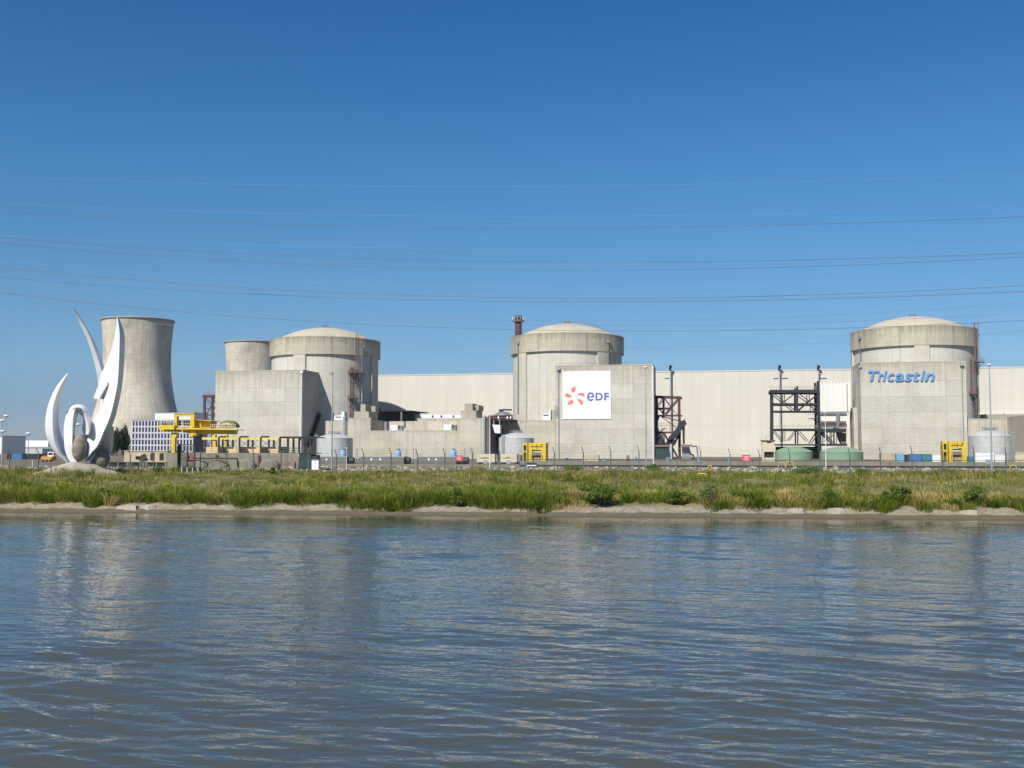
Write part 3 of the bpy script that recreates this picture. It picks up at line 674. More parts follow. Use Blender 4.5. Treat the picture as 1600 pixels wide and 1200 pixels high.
for y0, y1 in ((634, 651),): 
    b.bar((X, YB - 0.5, zz(y1)), (X, YB - 0.5, zz(y0)), 0.1); b.bar((X + 0.9, YB - 0.5, zz(y1)), (X + 0.9, YB - 0.5, zz(y0)), 0.1)
    for k in range(6): b.bar((X, YB - 0.5, zz(y0 + k*3.2)), (X + 0.9, YB - 0.5, zz(y0 + k*3.2)), 0.08)
b.build('cable_frame', M['grey'], t2)
b = MB()                                              # roof hand rail
for k in range(24):
    xa = x0 + (x1 - x0)*k/24; xb_ = x0 + (x1 - x0)*(k+1)/24; b.bar((xa, YB + 1, z1), (xa, YB + 1, z1 + 1.0), 0.06); b.bar((xa, YB + 1, z1 + 1.0), (xb_, YB + 1, z1 + 1.0), 0.06)
b.build('roof_railing', M['rust2'], t2)
t3, x0, x1, z1 = block(1345.5, 1511, 566.5, 'tall concrete block with large blue lettering')
b = MB(); X = X_(1505, YB); b.tube((X, YB - 0.3, 1.3), (X, YB - 0.3, z1 - 0.8), 0.13, n=8); b.box(X - 0.5, X + 0.5, YB - 0.8, YB - 0.1, z1 - 1.2, z1 - 0.4)
b.box(x0 - 0.5, x0 + 0.3, YB - 0.5, YB + 0.1, z1 - 1.3, z1 - 0.6); X = X_(1411, YB); b.tube((X, YB + 5, z1), (X, YB + 5, z1 + 0.9), 0.3, n=8); b.build('vent_pipe', M['lgrey'], t3)
b = MB(); b.box(x0 - 1.1, x0 + 0.02, YB + 8, YB + 16.5, GZ - 1, Z_(1326, 637, YB + 8)); b.build('side_annex', M['block'], t3)

# ---------------------------------------------------------------- lettering
def glyphs(s, x0, x1, z0, z1, Y, dep, bold, shear, m, name, parent, spacing=1.0):
    cu = bpy.data.curves.new('tmp', 'FONT'); cu.body = s; cu.size = 1; cu.extrude = 0.5; cu.offset = bold; cu.shear = shear; cu.space_character = spacing
    ob = bpy.data.objects.new('tmp', cu); C.objects.link(ob); bpy.context.view_layer.update()
    me = bpy.data.meshes.new_from_object(ob.evaluated_get(bpy.context.evaluated_depsgraph_get()))
    bpy.data.objects.remove(ob); co = np.zeros(len(me.vertices)*3); me.vertices.foreach_get('co', co); co = co.reshape(-1, 3)
    mn, mx = co.min(0), co.max(0); q = (co - mn)/(mx - mn); o0 = Vector(parent['_o'])
    v = np.stack([x0 + q[:, 0]*(x1-x0) - o0.x, Y - q[:, 2]*dep - o0.y, z0 + q[:, 1]*(z1-z0) - o0.z], 1)
    me.vertices.foreach_set('co', v.reshape(-1)); me.materials.clear(); me.materials.append(m); me.update()
    ob = bpy.data.objects.new(name, me); C.objects.link(ob); ob.parent = parent; ob['_o'] = tuple(o0); return ob
Ys = YB - 0.12; sx0, sx1 = X_(879, Ys, 617), X_(954.5, Ys, 617); sz1, sz0 = Z_(917, 580, Ys), Z_(917, 654.8, Ys)
SC = (sx1 - sx0)/346.0
sg = thing('wall_sign', 'square white sign with orange petals and the letters eDF on the middle block', 'sign', ((sx0+sx1)/2, Ys, sz0))
MB().box(sx0, sx1, Ys - 0.1, Ys + 0.1, sz0, sz1).build('panel', M['sign'], sg)
def sxy(x, y): return (sx0 + (x - 457)*SC, sz1 - (y - 460)*SC)
PET = [[(519,590),(528,575),(540,569),(553,566),(550,577),(552,588),(548,600),(541,610),(533,613),(524,608),(519,600)],
       [(562,626),(573,618),(588,614),(602,614),(612,619),(618,630),(614,640),(605,643),(597,637),(586,632),(574,632)],
       [(556,654),(568,657),(585,661),(600,671),(607,684),(605,695),(600,700),(589,698),(579,690),(573,678),(567,667)],
       [(488,688),(498,683),(505,673),(517,663),(528,663),(536,669),(536,679),(530,689),(518,697),(505,699),(495,697)],
       [(471,630),(478,628),(483,618),(487,609),(494,618),(506,624),(518,628),(525,637),(518,645),(505,648),(490,647),(478,640)]]
def smoothpoly(P, it=2):
    for _ in range(it):
        Q = []
        for a, b_ in zip(P, P[1:] + P[:1]):
            Q += [(a[0]*.75 + b_[0]*.25, a[1]*.75 + b_[1]*.25), (a[0]*.25 + b_[0]*.75, a[1]*.25 + b_[1]*.75)]
        P = Q
    return P
for P in PET: MB().prism([sxy(*q) for q in smoothpoly(P)], Ys - 0.14, Ys - 0.09).build('petal', M['orange'], sg)
for s, a, b_, c_, d_ in (('e', 633, 685, 611, 674), ('D', 694, 745, 615, 670), ('F', 756, 791, 615, 670)):
    (xa, za), (xb_, zb_) = sxy(a, d_), sxy(b_, c_)
    if s != 'e': glyphs(s, xa, xb_, za, zb_, Ys - 0.09, 0.05, 0.03, 0, M['blueink'], 'letter', sg)
    else:
        b = MB(); ex, ez, rx_, rz_ = (xa+xb_)/2, (za+zb_)/2, (xb_-xa)/2, (zb_-za)/2; ou, inn = [], []
        for k in range(33):
            a = R(-6 + 330*k/32) if False else R(2 + 318*k/32); ou.append((ex + rx_*math.cos(a), ez + rz_*math.sin(a))); inn.append((ex + rx_*.52*math.cos(a), ez + rz_*.62*math.sin(a)))
        for k in range(32): b.prism([ou[k], ou[k+1], inn[k+1], inn[k]], Ys - 0.14, Ys - 0.09)
        b.prism([(ex - rx_*.6, ez - rz_*.17), (ex + rx_, ez - rz_*.17), (ex + rx_, ez + rz_*.1), (ex - rx_*.6, ez + rz_*.1)], Ys - 0.143, Ys - 0.088); b.build('letter', M['blueink'], sg)
Yl = YB - 0.2; lt = thing('wall_lettering', 'large blue raised letters spelling Tricastin on the right block', 'lettering', (X_(1409, Yl, 588), Yl, Z_(1409, 597, Yl)))
# letters one by one so that each is a part
W = [('T', 0.0, 0.118, 0, 1), ('r', 0.118, 0.20, 0, .77), ('i', 0.215, 0.262, 0, 1), ('c', 0.277, 0.39, 0, .78), ('a', 0.405, 0.52, 0, .78), ('s', 0.535, 0.635, 0, .78), ('t', 0.652, 0.742, 0, .95), ('i', 0.758, 0.806, 0, 1), ('n', 0.82, 0.945, 0, .78)]
W = [('T', 263, 341, 457, 534), ('r', 331, 372, 478, 534), ('i', 367, 397, 458, 534), ('c', 399, 452, 477, 536), ('a', 455, 518, 477, 536), ('s', 523, 580, 477, 536), ('t', 583, 634, 464, 536), ('i', 637, 672, 456, 534), ('n', 668, 741, 477, 534)]
for s, a, b_, c_, d_ in W:
    pa, pb, pc, pd = 1300 + a/4.617, 1300 + b_/4.617, 480 + c_/4.617, 480 + d_/4.617
    A = at(pa, pd, Yl); B = at(pb, pc, Yl)
    glyphs(s, A.x, B.x, A.z, B.z, Yl, 0.16, 0.018, 0.24, M['letter'], 'letter', lt)

# ---------------------------------------------------------------- turbine hall
YH = 395.0; hx0, hx1 = X_(575, YH, 640), X_(1600, YH, 640) + 70; hz = Z_(1050, 581.5, YH)
t = thing('turbine_hall', 'very long cream clad turbine hall stretching behind the reactor buildings', 'industrial hall', ((hx0+hx1)/2, YH, GZ))
MB().box(hx0, hx1, YH, YH + 50, GZ + 11.5, hz).build('cladding', M['hall'], t)
MB().box(hx0 + 0.3, hx1, YH + 0.04, YH + 49, GZ - 1, GZ + 11.5).build('lower_cladding', M['hall'], t)
MB().box(hx0 - 0.2, hx1 + 0.2, YH - 0.12, YH + 50, hz, hz + 0.4).build('roof_trim', M['hall'], t)
b = MB()
for a, b_ in ((604, 640), (738, 796), (1540, 1600)):
    for k in range(9):
        px = a + (b_ - a)*k/8; X = X_(px, YH + 3, 585); b.bar((X, YH + 3, hz), (X, YH + 3, hz + 1.3), 0.08)
    b.bar((X_(a, YH + 3, 585), YH + 3, hz + 1.2), (X_(b_, YH + 3, 585), YH + 3, hz + 1.2), 0.05)
b.build('roof_railing', M['lgrey'], t)
X0 = X_(1528, YH, 645); MB().box(X0, hx1, YH - 6, YH - 0.03, GZ - 1, Z_(1560, 648, YH)).build('base_wall', M['low'], t)
for i, (px, s, w) in enumerate(((1048, -1, 'nearest the square white sign'), (1219, 0, 'above left half of black frame'), (1280, 1, 'beside the white clad box building'))):
    Yv = YH - 1.6; X = X_(px, Yv); v = thing('vent_stack', 'slim grey vent pipe against the long cream hall, ' + w, 'vent pipe', (X, Yv, GZ), 'vent pipes against the turbine hall')
    zt = Z_(px, 579, Yv); MB().tube((X, Yv, GZ - 0.5), (X, Yv, zt), 0.32, n=10).build('pipe', M['tank'], v)
    MB().tube((X, Yv, zt), (X, Yv, zt + 0.9), 0.42, n=10).tube((X, Yv, zt + 0.9), (X + 0.3, Yv - 0.4, zt + 1.7), 0.42, 0.6, n=10).build('cowl', M['black'], v)
    MB().bar((X - (2.6 if s <= 0 else 0), Yv, zt - 1.1), (X + (2.6 if s >= 0 else 0.4), Yv, zt - 1.1), 0.2).build('crossarm', M['tank'], v)

# chimney behind the middle reactor building
Yc = 420; X = X_(810, Yc, 550); t = thing('chimney', 'dark red steel chimney with a white rimmed gallery behind the middle dome', 'chimney', (X, Yc, GZ)); k = mpp(810, Yc)
MB().tube((X, Yc, GZ), (X, Yc, Z_(810, 494.5, Yc)), 5.3*k, n=24).build('shaft', M['rust'], t)
MB().tube((X, Yc, Z_(810, 503, Yc)), (X, Yc, Z_(810, 500, Yc)), 8.5*k, 9.6*k, n=24).build('gallery', M['rust2'], t)
b = MB()
for q in range(12):
    a, a2 = q*math.pi/6, (q+1)*math.pi/6; rr = 9.3*k; zt = Z_(810, 500, Yc)
    b.bar((X+rr*math.cos(a), Yc+rr*math.sin(a), zt), (X+rr*math.cos(a), Yc+rr*math.sin(a), zt+1.0), 0.1); b.bar((X+rr*math.cos(a), Yc+rr*math.sin(a), zt+1), (X+rr*math.cos(a2), Yc+rr*math.sin(a2), zt+1), 0.1)
b.build('gallery_railing', M['white'], t)
b = MB(); zt = Z_(810, 494.5, Yc)
for q in range(5): b.tube((X, Yc, zt - q*0.5), (X, Yc, zt - q*0.5 + 0.22), 6.1*k, n=24)
b.build('crown_ribs', M['rust'], t)

# ---------------------------------------------------------------- cooling towers
def ctower(px, Y, prof, label):
    X = X_(px, Y, 560); t = thing('cooling_tower', label, 'cooling tower', (X, Y, GZ), 'hyperbolic cooling towers')
    P = [(r, z) for z, r in prof]; ys = []
    zz = np.linspace(prof[-1][0], prof[0][0], 48); zs = [q[0] for q in prof][::-1]; rs = [q[1] for q in prof][::-1]
    # smooth the profile with a quadratic-ish fit
    co = np.polyfit(zs, rs, 4); rr = np.polyval(co, zz)
    MB().lathe(X, Y, [(a, z) for a, z in zip(rr, zz)], n=128).build('shell', M['tower'], t)
    MB().lathe(X, Y, [(rr[-1]-1.6, zz[-1]-4), (rr[-1]-1.6, zz[-1]+0.4), (rr[-1]+0.7, zz[-1]+0.4), (rr[-1]+0.7, zz[-1]-1.2), (rr[-1]-0.1, zz[-1]-1.6)], n=128).build('rim', M['ring'], t)
    b = MB()
    for q in range(36):
        a = q*math.pi/18; a2 = a + math.pi/18; r0, r1 = rr[0] + 4, rr[0]
        b.bar((X + r0*math.cos(a), Y + r0*math.sin(a), GZ), (X + r1*math.cos(a2), Y + r1*math.sin(a2), zz[0]+.3), 0.9); b.bar((X + r0*math.cos(a2), Y + r0*math.sin(a2), GZ), (X + r1*math.cos(a), Y + r1*math.sin(a), zz[0]+.3), 0.9)
    b.build('shell_columns', M['tower'], t)
PR = [(130.5, 34.6), (120, 33.4), (105, 32.4), (86, 32.2), (62, 34.4), (40, 39.0), (28, 42.0), (11, 46.5)]
ctower(214.5, 963, PR, 'tall hyperbolic concrete cooling tower behind the white sculpture')
ctower(395.5, 1228, [(z+3, r) for z, r in PR], 'cooling tower whose top shows above the plain blank concrete block')
# ---------------------------------------------------------------- low buildings between the reactor blocks
YL = 315.0
t = thing('auxiliary_building', 'low beige concrete building with a stepped roofline between the left and middle blocks', 'concrete building', (X_(650, YL), YL, GZ))
b = MB(); b.pprism([(541.5, 718), (541.5, 654.5), (579, 654.5), (579, 673.5), (714, 673.5), (714, 654.8), (761, 654.8), (761, 718)], YL, 0.8)
b.build('front_wall', M['low'], t)
b = MB(); b.pbox(541.7, 760.8, 676, None, YL + 0.82, 30, GZ - 1)
b.pbox(714.2, 760.8, 656, None, YL + 0.84, 22, GZ - 1); b.pbox(541.9, 578.8, 656, None, YL + 0.84, 22, GZ - 1); b.build('wall', M['low'], t)
b = MB(); b.pbox(608, 714, 658, None, YL + 14, 1.0, Z_(650, 676, YL) - 1); b.pbox(648, 722, 653.5, None, YL + 20, 14, Z_(650, 676, YL) - 1); b.build('inner_wall', M['low'], t)
b = MB(); b.pbox(540.9, 580, 652.9, 654.4, YL - 0.05, 0.9); b.pbox(713, 761.6, 653.2, 654.7, YL - 0.05, 0.9); b.pbox(580, 713, 672.4, 673.5, YL - 0.05, 0.9); b.build('coping', M['ring'], t)
b = MB(); b.pbox(508.5, 541.2, 657.5, None, YL + 5, 14, GZ - 1); b.build('side_wing', M['low'], t)
for (p0, p1, pt, pb, dy, dp) in [(553, 576, 643, 654.4, 3, 8), (563.5, 571, 631.5, 642.9, 4, 6), (580, 586.5, 634.5, 644, 12, 4), (720, 744, 641.5, 653, 3, 9), (726, 738.5, 630.5, 641.4, 4, 7), (741, 748, 633, 641.4, 6, 7)]:
    MB().pbox(p0, p1, pt, pb if pb > 0 else None, YL + dy, dp).build('roof_block', M['low'], t)
b = MB(); b.pbox(590, 646, 645, None, YL + 24, 8, Z_(610, 676, YL)); b.build('stair_block', plain('shade_toned_grey', (0.075, 0.08, 0.095), 0.7, var=0.2), t)  # near-black base colour carries the shade lying on this block
b = MB(); b.pprism([(574, 636), (590, 636.5), (612, 641), (642, 641.3), (642, 642.8), (574, 642.8)], YL + 16, 22); b.build('flat_roof', M['dark'], t)
b = MB(); b.pbox(600, 604, 659, 673, YL + 4, 2); b.pbox(626, 628, 644, 659, YL + 12, .4); b.build('duct', M['grey'], t)
for p0, p1, pt, pb, dy in ((610, 621.5, 664, 673.2, 2), (693, 705.5, 663, 673.2, 2)):
    X = X_((p0+p1)/2, YL+dy); u_ = thing('air_handling_unit', 'white box unit in the roof recess, ' + ('the left of the two' if p0 < 650 else 'the right of the two'), 'roof unit', (X, YL + dy, Z_(p0, pb, YL+dy)), 'white units in the roof recess')
    MB().pbox(p0, p1, pt, pb, YL + dy, 2.5).build('housing', M['white'], u_)
    MB().pbox(p1 + 0.3, p1 + 6.5, pt + 1, pb, YL + dy + 0.4, 2).build('intake_box', M['grey'], u_)
    MB().pbox(p1 + 1.4, p1 + 3.5, pt + 2, pt + 5, YL + dy + 0.33, .06).build('grille', M['dark'], u_)
t = thing('rooftop_pavilion', 'low white strip with small dark windows above the stepped beige building', 'roof building', (X_(685, YL + 26), YL + 26, 10), None)
MB().pbox(648, 722, 648, 653.6, YL + 26, 6, None).build('wall', M['white'], t)
for px in (676, 689.5, 708.5): MB().pbox(px - 1.2, px + 1.2, 649, 652.3, YL + 25.9, 0.3).build('window', M['pglass'], t)
# tall pale poles and pipes standing against it
def pipe(px, pt, w, label, Y=YL - 0.7, m='bpole', pb=None, name='downpipe', cap=True):
    X = X_(px, Y); t = thing(name, label, 'pipe', (X, Y, GZ)); k = mpp(px, Y)*w/2
    zb = GZ if pb is None else Z_(px, pb, Y)
    MB().tube((X, Y, zb - 0.5), (X, Y, Z_(px, pt, Y)), k, n=12).build('pipe', M[m], t)
    MB().tube((X, Y, Z_(px, pt, Y)), (X, Y, Z_(px, pt, Y) + 0.35), k*1.25, k*1.1, n=12).build('cap', M['lgrey'], t)
pipe(538, 652, 4.6, 'thick pale blue duct at the left end of the stepped beige building')
pipe(756.8, 651, 3.6, 'pale blue duct at the right end of the stepped beige building')
# dark gap with brown wall, hanging white box
t = thing('brown_annex', 'dark recess with a brown wall beside the grey tank, under a red pipe bridge', 'annex', (X_(770, YL + 3), YL + 3, GZ))
MB().pbox(761.3, 766, 654, None, YL + 0.1, 10, GZ - 1).build('wall', M['brown'], t)
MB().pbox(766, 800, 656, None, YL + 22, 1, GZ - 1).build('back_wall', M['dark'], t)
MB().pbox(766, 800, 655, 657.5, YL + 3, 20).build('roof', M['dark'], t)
t = thing('hanging_cabinet', 'white cabinet hanging above the dark recess beside the grey tank', 'cabinet', (X_(776, YL - 1), YL - 1, Z_(776, 677, YL - 1)))
b = MB(); b.pprism([(769.2, 663.3), (781.3, 664), (781.3, 677.2), (773.2, 676.6)], YL - 1.5, 2.4); b.build('housing', M['white'], t)
b = MB(); b.pbox(780, 781, 654, 664, YL - 1, .15); b.pbox(771, 772, 656, 664, YL - 1, .15); b.build('hanger', M['lgrey'], t)
t = thing('pipe_bridge', 'dark red pipe bridge with white bands left of the middle reactor building', 'pipe bridge', (X_(780, YL + 6), YL + 6, Z_(780, 657, YL+6)))
b = MB(); A = at(759, 653.5, YL + 6); B = at(801, 653.5, YL + 6); b.tube(A, B, 0.45, n=10); A = at(763, 650.5, YL + 8); B = at(801, 649.5, YL + 8); b.tube(A, B, 0.3, n=10); b.pbox(759, 801, 655.5, 656.8, YL + 5, 3); b.build('pipe', M['rust'], t)
b = MB()
for px in (779, 793, 798): b.tube(at(px - .8, 653.5, YL + 6), at(px + .8, 653.5, YL + 6), 0.62, n=10)
b.build('band', M['sign'], t)
X = X_(786, YL + 12); z = Z_(786, 650, YL + 12); t = thing('domed_vessel', 'dark domed vessel roof above the red pipe bridge', 'vessel', (X, YL + 12, z - 2)); k = mpp(786, YL + 12)
MB().lathe(X, YL + 12, [(15*k, z - 2), (15*k, z - 0.1), (13*k, z + 0.5), (9*k, z + 1.1), (4*k, z + 1.4), (0.01, z + 1.45)], n=32).build('shell', M['grey'], t)
b = MB(); b.tube((X - 0.6, YL + 12, z + 1.3), (X - 0.6, YL + 12, z + 2.1), 0.7, n=10); b.bar((X, YL + 12, z + 2.0), (X + 2.8, YL + 12, z + 1.9), 0.5); b.build('fan_head', M['black'], t)
# building left of the middle block
YM = YL + 11.5
t = thing('annex_building', 'low beige concrete building behind the round grey tank, left of the white sign block', 'concrete building', (X_(826, YM), YM, GZ))
MB().pbox(786, 867.6, 658, None, YM, 16, GZ - 1).build('wall', M['low'], t); MB().pbox(785.5, 867.6, 656.8, 658, YM - 0.05, 0.6).build('coping', M['ring'], t)
b = MB(); b.pprism([(863, 641), (867.6, 641), (867.6, 718), (863, 718)], YM + 0.6, 10); b.build('pier', M['low'], t)
t = thing('rooftop_unit', 'small white stepped unit on the low roof left of the white sign block', 'roof unit', (X_(855, YM + 3), YM + 3, Z_(855, 655, YM)))
b = MB(); b.pprism([(848, 656.5), (848, 646), (857.5, 645), (857.5, 640.5), (860.5, 640), (860.5, 656.5)], YM + 1.5, 3); b.build('housing', M['white'], t)
MB().pbox(849, 857, 648, 649.3, YM + 1.4, .2).build('slot', M['dark'], t)
t = thing('rooftop_unit', 'small white stepped unit on the low roof right of the plain blank block', 'roof unit', (X_(530, YL + 8), YL + 8, Z_(530, 657, YL+8)))
b = MB(); b.pprism([(522, 656.8), (522, 649.5), (533, 648.5), (534, 643), (538, 643), (538, 656.8)], YL + 7, 3); b.build('housing', M['white'], t)
MB().pbox(524, 533, 651, 652.2, YL + 6.9, .2).build('slot', M['dark'], t)

# right-hand low buildings
t = thing('annex_building', 'low beige concrete building behind the silver tank, right of the blue lettering block', 'concrete building', (X_(1545, YM), YM, GZ))
MB().pbox(1511.5, 1590, 655.5, None, YM, 14, GZ - 1).build('wall', M['low'], t); MB().pbox(1511.5, 1590, 654, 655.5, YM - 0.05, 0.6).build('coping', M['ring'], t)
Yr0 = 262; Xr = X_(1574.5, YM - 0.2, 690); zt = Z_(1575, 651.5, YM)
t = thing('annex_building', 'grey brown concrete building cut off by the right edge of the photo', 'concrete building', (Xr + 20, Yr0, GZ))
MB().box(Xr, Xr + 60, Yr0, YM - 0.2, GZ - 1, zt).build('wall', M['low'], t)

# ---------------------------------------------------------------- tanks
def tank(px, Y, p_half, py_sh, py_top, m, label, rail=True, ladder=None, cat='tank', group='round domed storage tanks'):
    X = X_(px, Y); k = mpp(px, Y); r = p_half*k; zs, zt = Z_(px, py_sh, Y), Z_(px, py_top, Y)
    t = thing('storage_tank', label, cat, (X, Y, GZ), group)
    MB().lathe(X, Y, [(r, GZ - 0.5), (r, zs)], n=72).build('shell', M[m], t)
    hs = zt - zs; Rr = (r*r + hs*hs)/(2*hs); pr = [(r*1.012, zs - 0.1), (r*1.012, zs)]
    for i in range(11):
        q = r*(1 - i/10); pr.append((max(q, .01), zt - Rr + math.sqrt(Rr*Rr - q*q)))
    MB().lathe(X, Y, pr, n=72).build('roof', M[m], t)
    if rail:
        b = MB()
        for q in range(10):
            a, a2 = q*math.pi/5, (q+1)*math.pi/5; rr = r*0.36
            for zz in (0.45, 0.9): b.bar((X+rr*math.cos(a), Y+rr*math.sin(a), zt+zz-.2), (X+rr*math.cos(a2), Y+rr*math.sin(a2), zt+zz-.2), 0.07)
            b.bar((X+rr*math.cos(a), Y+rr*math.sin(a), zt-.3), (X+rr*math.cos(a), Y+rr*math.sin(a), zt+.7), 0.07)
        b.box(X - r*.2, X + r*.25, Y - 0.5, Y + .5, zt - 0.1, zt + 0.45); b.build('roof_railing', M['grey'], t)
    if ladder is not None:
        b = MB(); q = Vector((X + r*math.sin(R(ladder)), Y - r*math.cos(R(ladder)), 0)); cagetower(b, q, Vector((math.sin(R(ladder)), -math.cos(R(ladder)), 0)), GZ, zs + 1, 0.7, 0.6, 0.9); b.build('ladder_cage', M['lgrey'], t)
    return t
tank(523, 303, 27, 684.5, 678, 'tank', 'round pale tank beside the shaded side of the plain blank block', ladder=-50)
tank(807, 303, 27, 684.5, 676, 'tank', 'round grey tank left of the white sign block', ladder=-35)
tank(1547, 290, 32.8, 681.5, 672, 'tank', 'largest silver tank, right of the blue lettering block', ladder=60)
tank(1239.5, 300, 29.5, 705.5, 697.5, 'gtank', 'green domed tank in front of the black steel frame', rail=False)
tank(1314, 300, 34, 706, 697.7, 'gtank', 'green domed tank beside the blue lettering block', rail=False)

# ---------------------------------------------------------------- steel frames
def truss(t, name, m, Y, dep, members, w):
    for s in members:
        (x0, y0), (x1, y1) = s[0], s[1]; ww = s[2] if len(s) > 2 else w
        for yy in (Y, Y + dep):
            MB().bar(at(x0, y0, Y) + Vector((0, yy - Y, 0)), at(x1, y1, Y) + Vector((0, yy - Y, 0)), ww).build(name, M[m], t)
def links(t, name, m, Y, dep, pts, w):
    for x, y in pts:
        P = at(x, y, Y); MB().bar(P, P + Vector((0, dep, 0)), w).build(name, M[m], t)
YF = 335.0
t = thing('pipe_rack', 'large black open steel frame above the green domed tanks', 'steel frame', (X_(1242, YF), YF, GZ))
f7 = lambda x, y: (1185 + x/7.5, 570 + y/7.5)
truss(t, 'column', 'black', YF, 9, [(f7(165, 300), f7(165, 1100), .55), (f7(455, 250), f7(455, 545), .6), (f7(697, 190), f7(712, 1100), .7), (f7(460, 770), f7(460, 925), .4)], .5)
truss(t, 'beam', 'black', YF, 9, [(f7(135, 312), f7(712, 312), 1.0), (f7(165, 460), f7(712, 460), .55), (f7(165, 545), f7(712, 545), .4), (f7(175, 762), f7(712, 762), .6), (f7(195, 938), f7(720, 938), .5)], .5)
truss(t, 'brace', 'black', YF, 9, [(f7(180, 335), f7(440, 545)), (f7(310, 430), f7(430, 335)), (f7(470, 335), f7(600, 430)), (f7(600, 430), f7(700, 530)), (f7(470, 540), f7(595, 430)), (f7(600, 425), f7(700, 350)),
      (f7(305, 335), f7(305, 430), .25), (f7(597, 335), f7(597, 430), .25), (f7(190, 775), f7(290, 895), .22), (f7(450, 775), f7(355, 890), .22), (f7(480, 775), f7(585, 895), .22), (f7(715, 775), f7(620, 925), .3), (f7(310, 770), f7(310, 900), .2), (f7(640, 470), f7(640, 540), .2)], .26)
links(t, 'cross_beam', 'black', YF, 9, [f7(165, 312), f7(455, 312), f7(700, 312), f7(165, 460), f7(455, 545), f7(700, 545), f7(175, 762), f7(455, 762), f7(710, 762), f7(175, 938), f7(460, 938), f7(700, 938)], .35)
MB().box(at(*f7(140, 300), YF).x, at(*f7(712, 300), YF).x, YF, YF + 9, at(*f7(400, 296), YF).z - .1, at(*f7(400, 296), YF).z + .12).build('top_deck', M['olive'], t)
MB().box(at(*f7(170, 750), YF).x, at(*f7(712, 750), YF).x, YF - .3, YF + 9, at(*f7(400, 752), YF).z - .1, at(*f7(400, 752), YF).z + .1).build('deck', M['dgreen'], t)
b = MB()
for (xa, xb_, y0) in ((150, 700, 290), (175, 1025, 748)):
    for k in range(19):
        q = at(*f7(xa + (xb_-xa)*k/18, y0), YF); q2 = at(*f7(xa + (xb_-xa)*(k+1)/18, y0), YF); b.bar(q, q + Vector((0, 0, 1.05)), 0.07)
        if k < 18:
            for zz in (0.55, 1.05): b.bar(q + Vector((0, 0, zz)), q2 + Vector((0, 0, zz)), 0.06)
b.build('railing', plain('pale_green_rail', (0.24, 0.32, 0.2), 0.6), t)
b = MB(); P = at(*f7(590, 635), YF); Q = at(*f7(700, 625), YF); b.box(P.x, Q.x, YF - 1.5, YF + 1, P.z, P.z + .2); b.bar(at(*f7(640, 640), YF), at(*f7(712, 695), YF), .2)
for k in range(6):
    q = at(*f7(560 + k*26, 590 + 8*(k > 2)), YF - 1.5); b.bar(q, q + Vector((0, 0, 0.9 if k < 4 else 1.2)), 0.07); b.bar(q + Vector((0, 0, .9)), q + Vector((1, 0, .9)), .07)
b.build('side_platform', M['dgreen'], t)
t4 = thing('equipment_gantry', 'black steel deck with braces under the white clad box building', 'steel frame', (X_(1300, YF), YF, GZ))
truss(t4, 'beam', 'black', YF, 8, [(f7(716, 768), f7(1028, 768), 1.2), (f7(720, 938), f7(1040, 938), .7)], .5)
truss(t4, 'brace', 'black', YF, 8, [(f7(740, 790), f7(900, 930), .35), (f7(760, 790), f7(880, 915), .3), (f7(840, 790), f7(840, 930), .2), (f7(890, 790), f7(890, 930), .2), (f7(915, 790), f7(915, 930), .2), (f7(725, 790), f7(725, 1100), .3), (f7(755, 790), f7(755, 930), .25), (f7(800, 900), f7(880, 820), .2)], .3)
b = MB(); b.pprism([f7(925, 795), f7(1030, 795), f7(1030, 945), f7(980, 930), f7(950, 880)], YF + 2, 4); b.build('hopper', M['brown'], t4)
truss(t4, 'column', 'grey', YF, 8, [(f7(928, 570), f7(928, 750), .9)], .9)
b = MB(); b.pbox(1281, 1322, 658, 661.5, YF - .4, 6); b.build('lower_band', M['brown'], t4)
b = MB()
for k in range(14): b.pbox(1270 + k*0.9, 1270.5 + k*0.9, 702 - (k % 3)*3, None, YF - 3 + (k % 4), .4, GZ)
b.pbox(1212, 1282, 698, None, YF + 6, .5, GZ); b.build('pipework', M['dark'], t4)
for k in range(9):
    q = at(1213 + k*7.6 + random.uniform(-2, 2), 691.5, YF + 2); rr = random.uniform(.3, .7); MB().tube(q, q + Vector((random.uniform(-1, 1), .5, random.uniform(.5, 1.5))), rr, rr*.6, n=8)
b.build('valve_gear', M['rust2'], t4)
t = thing('clad_box_building', 'bright white clad box building raised on grey beams left of the blue lettering block', 'raised building', (X_(1304, YF), YF, GZ))
MB().pbox(1280.5, 1328.5, 599.5, 643, YF + .3, 14).build('cladding', M['whiteclad'], t); MB().pbox(1281.5, 1326, 647.5, 667.5, YF + .6, 8).build('lower_wall', M['whiteclad'], t)
MB().pbox(1280.5, 1323, 643, 647.4, YF + .1, 12).build('beam', M['grey'], t)
b = MB()
for k in range(9):
    q = at(1282 + k*5.4, 599.5, YF + .6); b.bar(q, q + Vector((0, 0, 1.1)), 0.12); b.box(q.x - .3, q.x + .3, q.y - .2, q.y + .2, q.z, q.z + .35)
b.bar(at(1282, 599.5, YF + .6) + Vector((0, 0, .9)), at(1326, 599.5, YF + .6) + Vector((0, 0, .9)), 0.07); b.build('roof_railing', M['white'], t)
MB().pbox(1323, 1324.5, 600, 643, YF + .15, .14).build('downpipe', M['lgrey'], t)

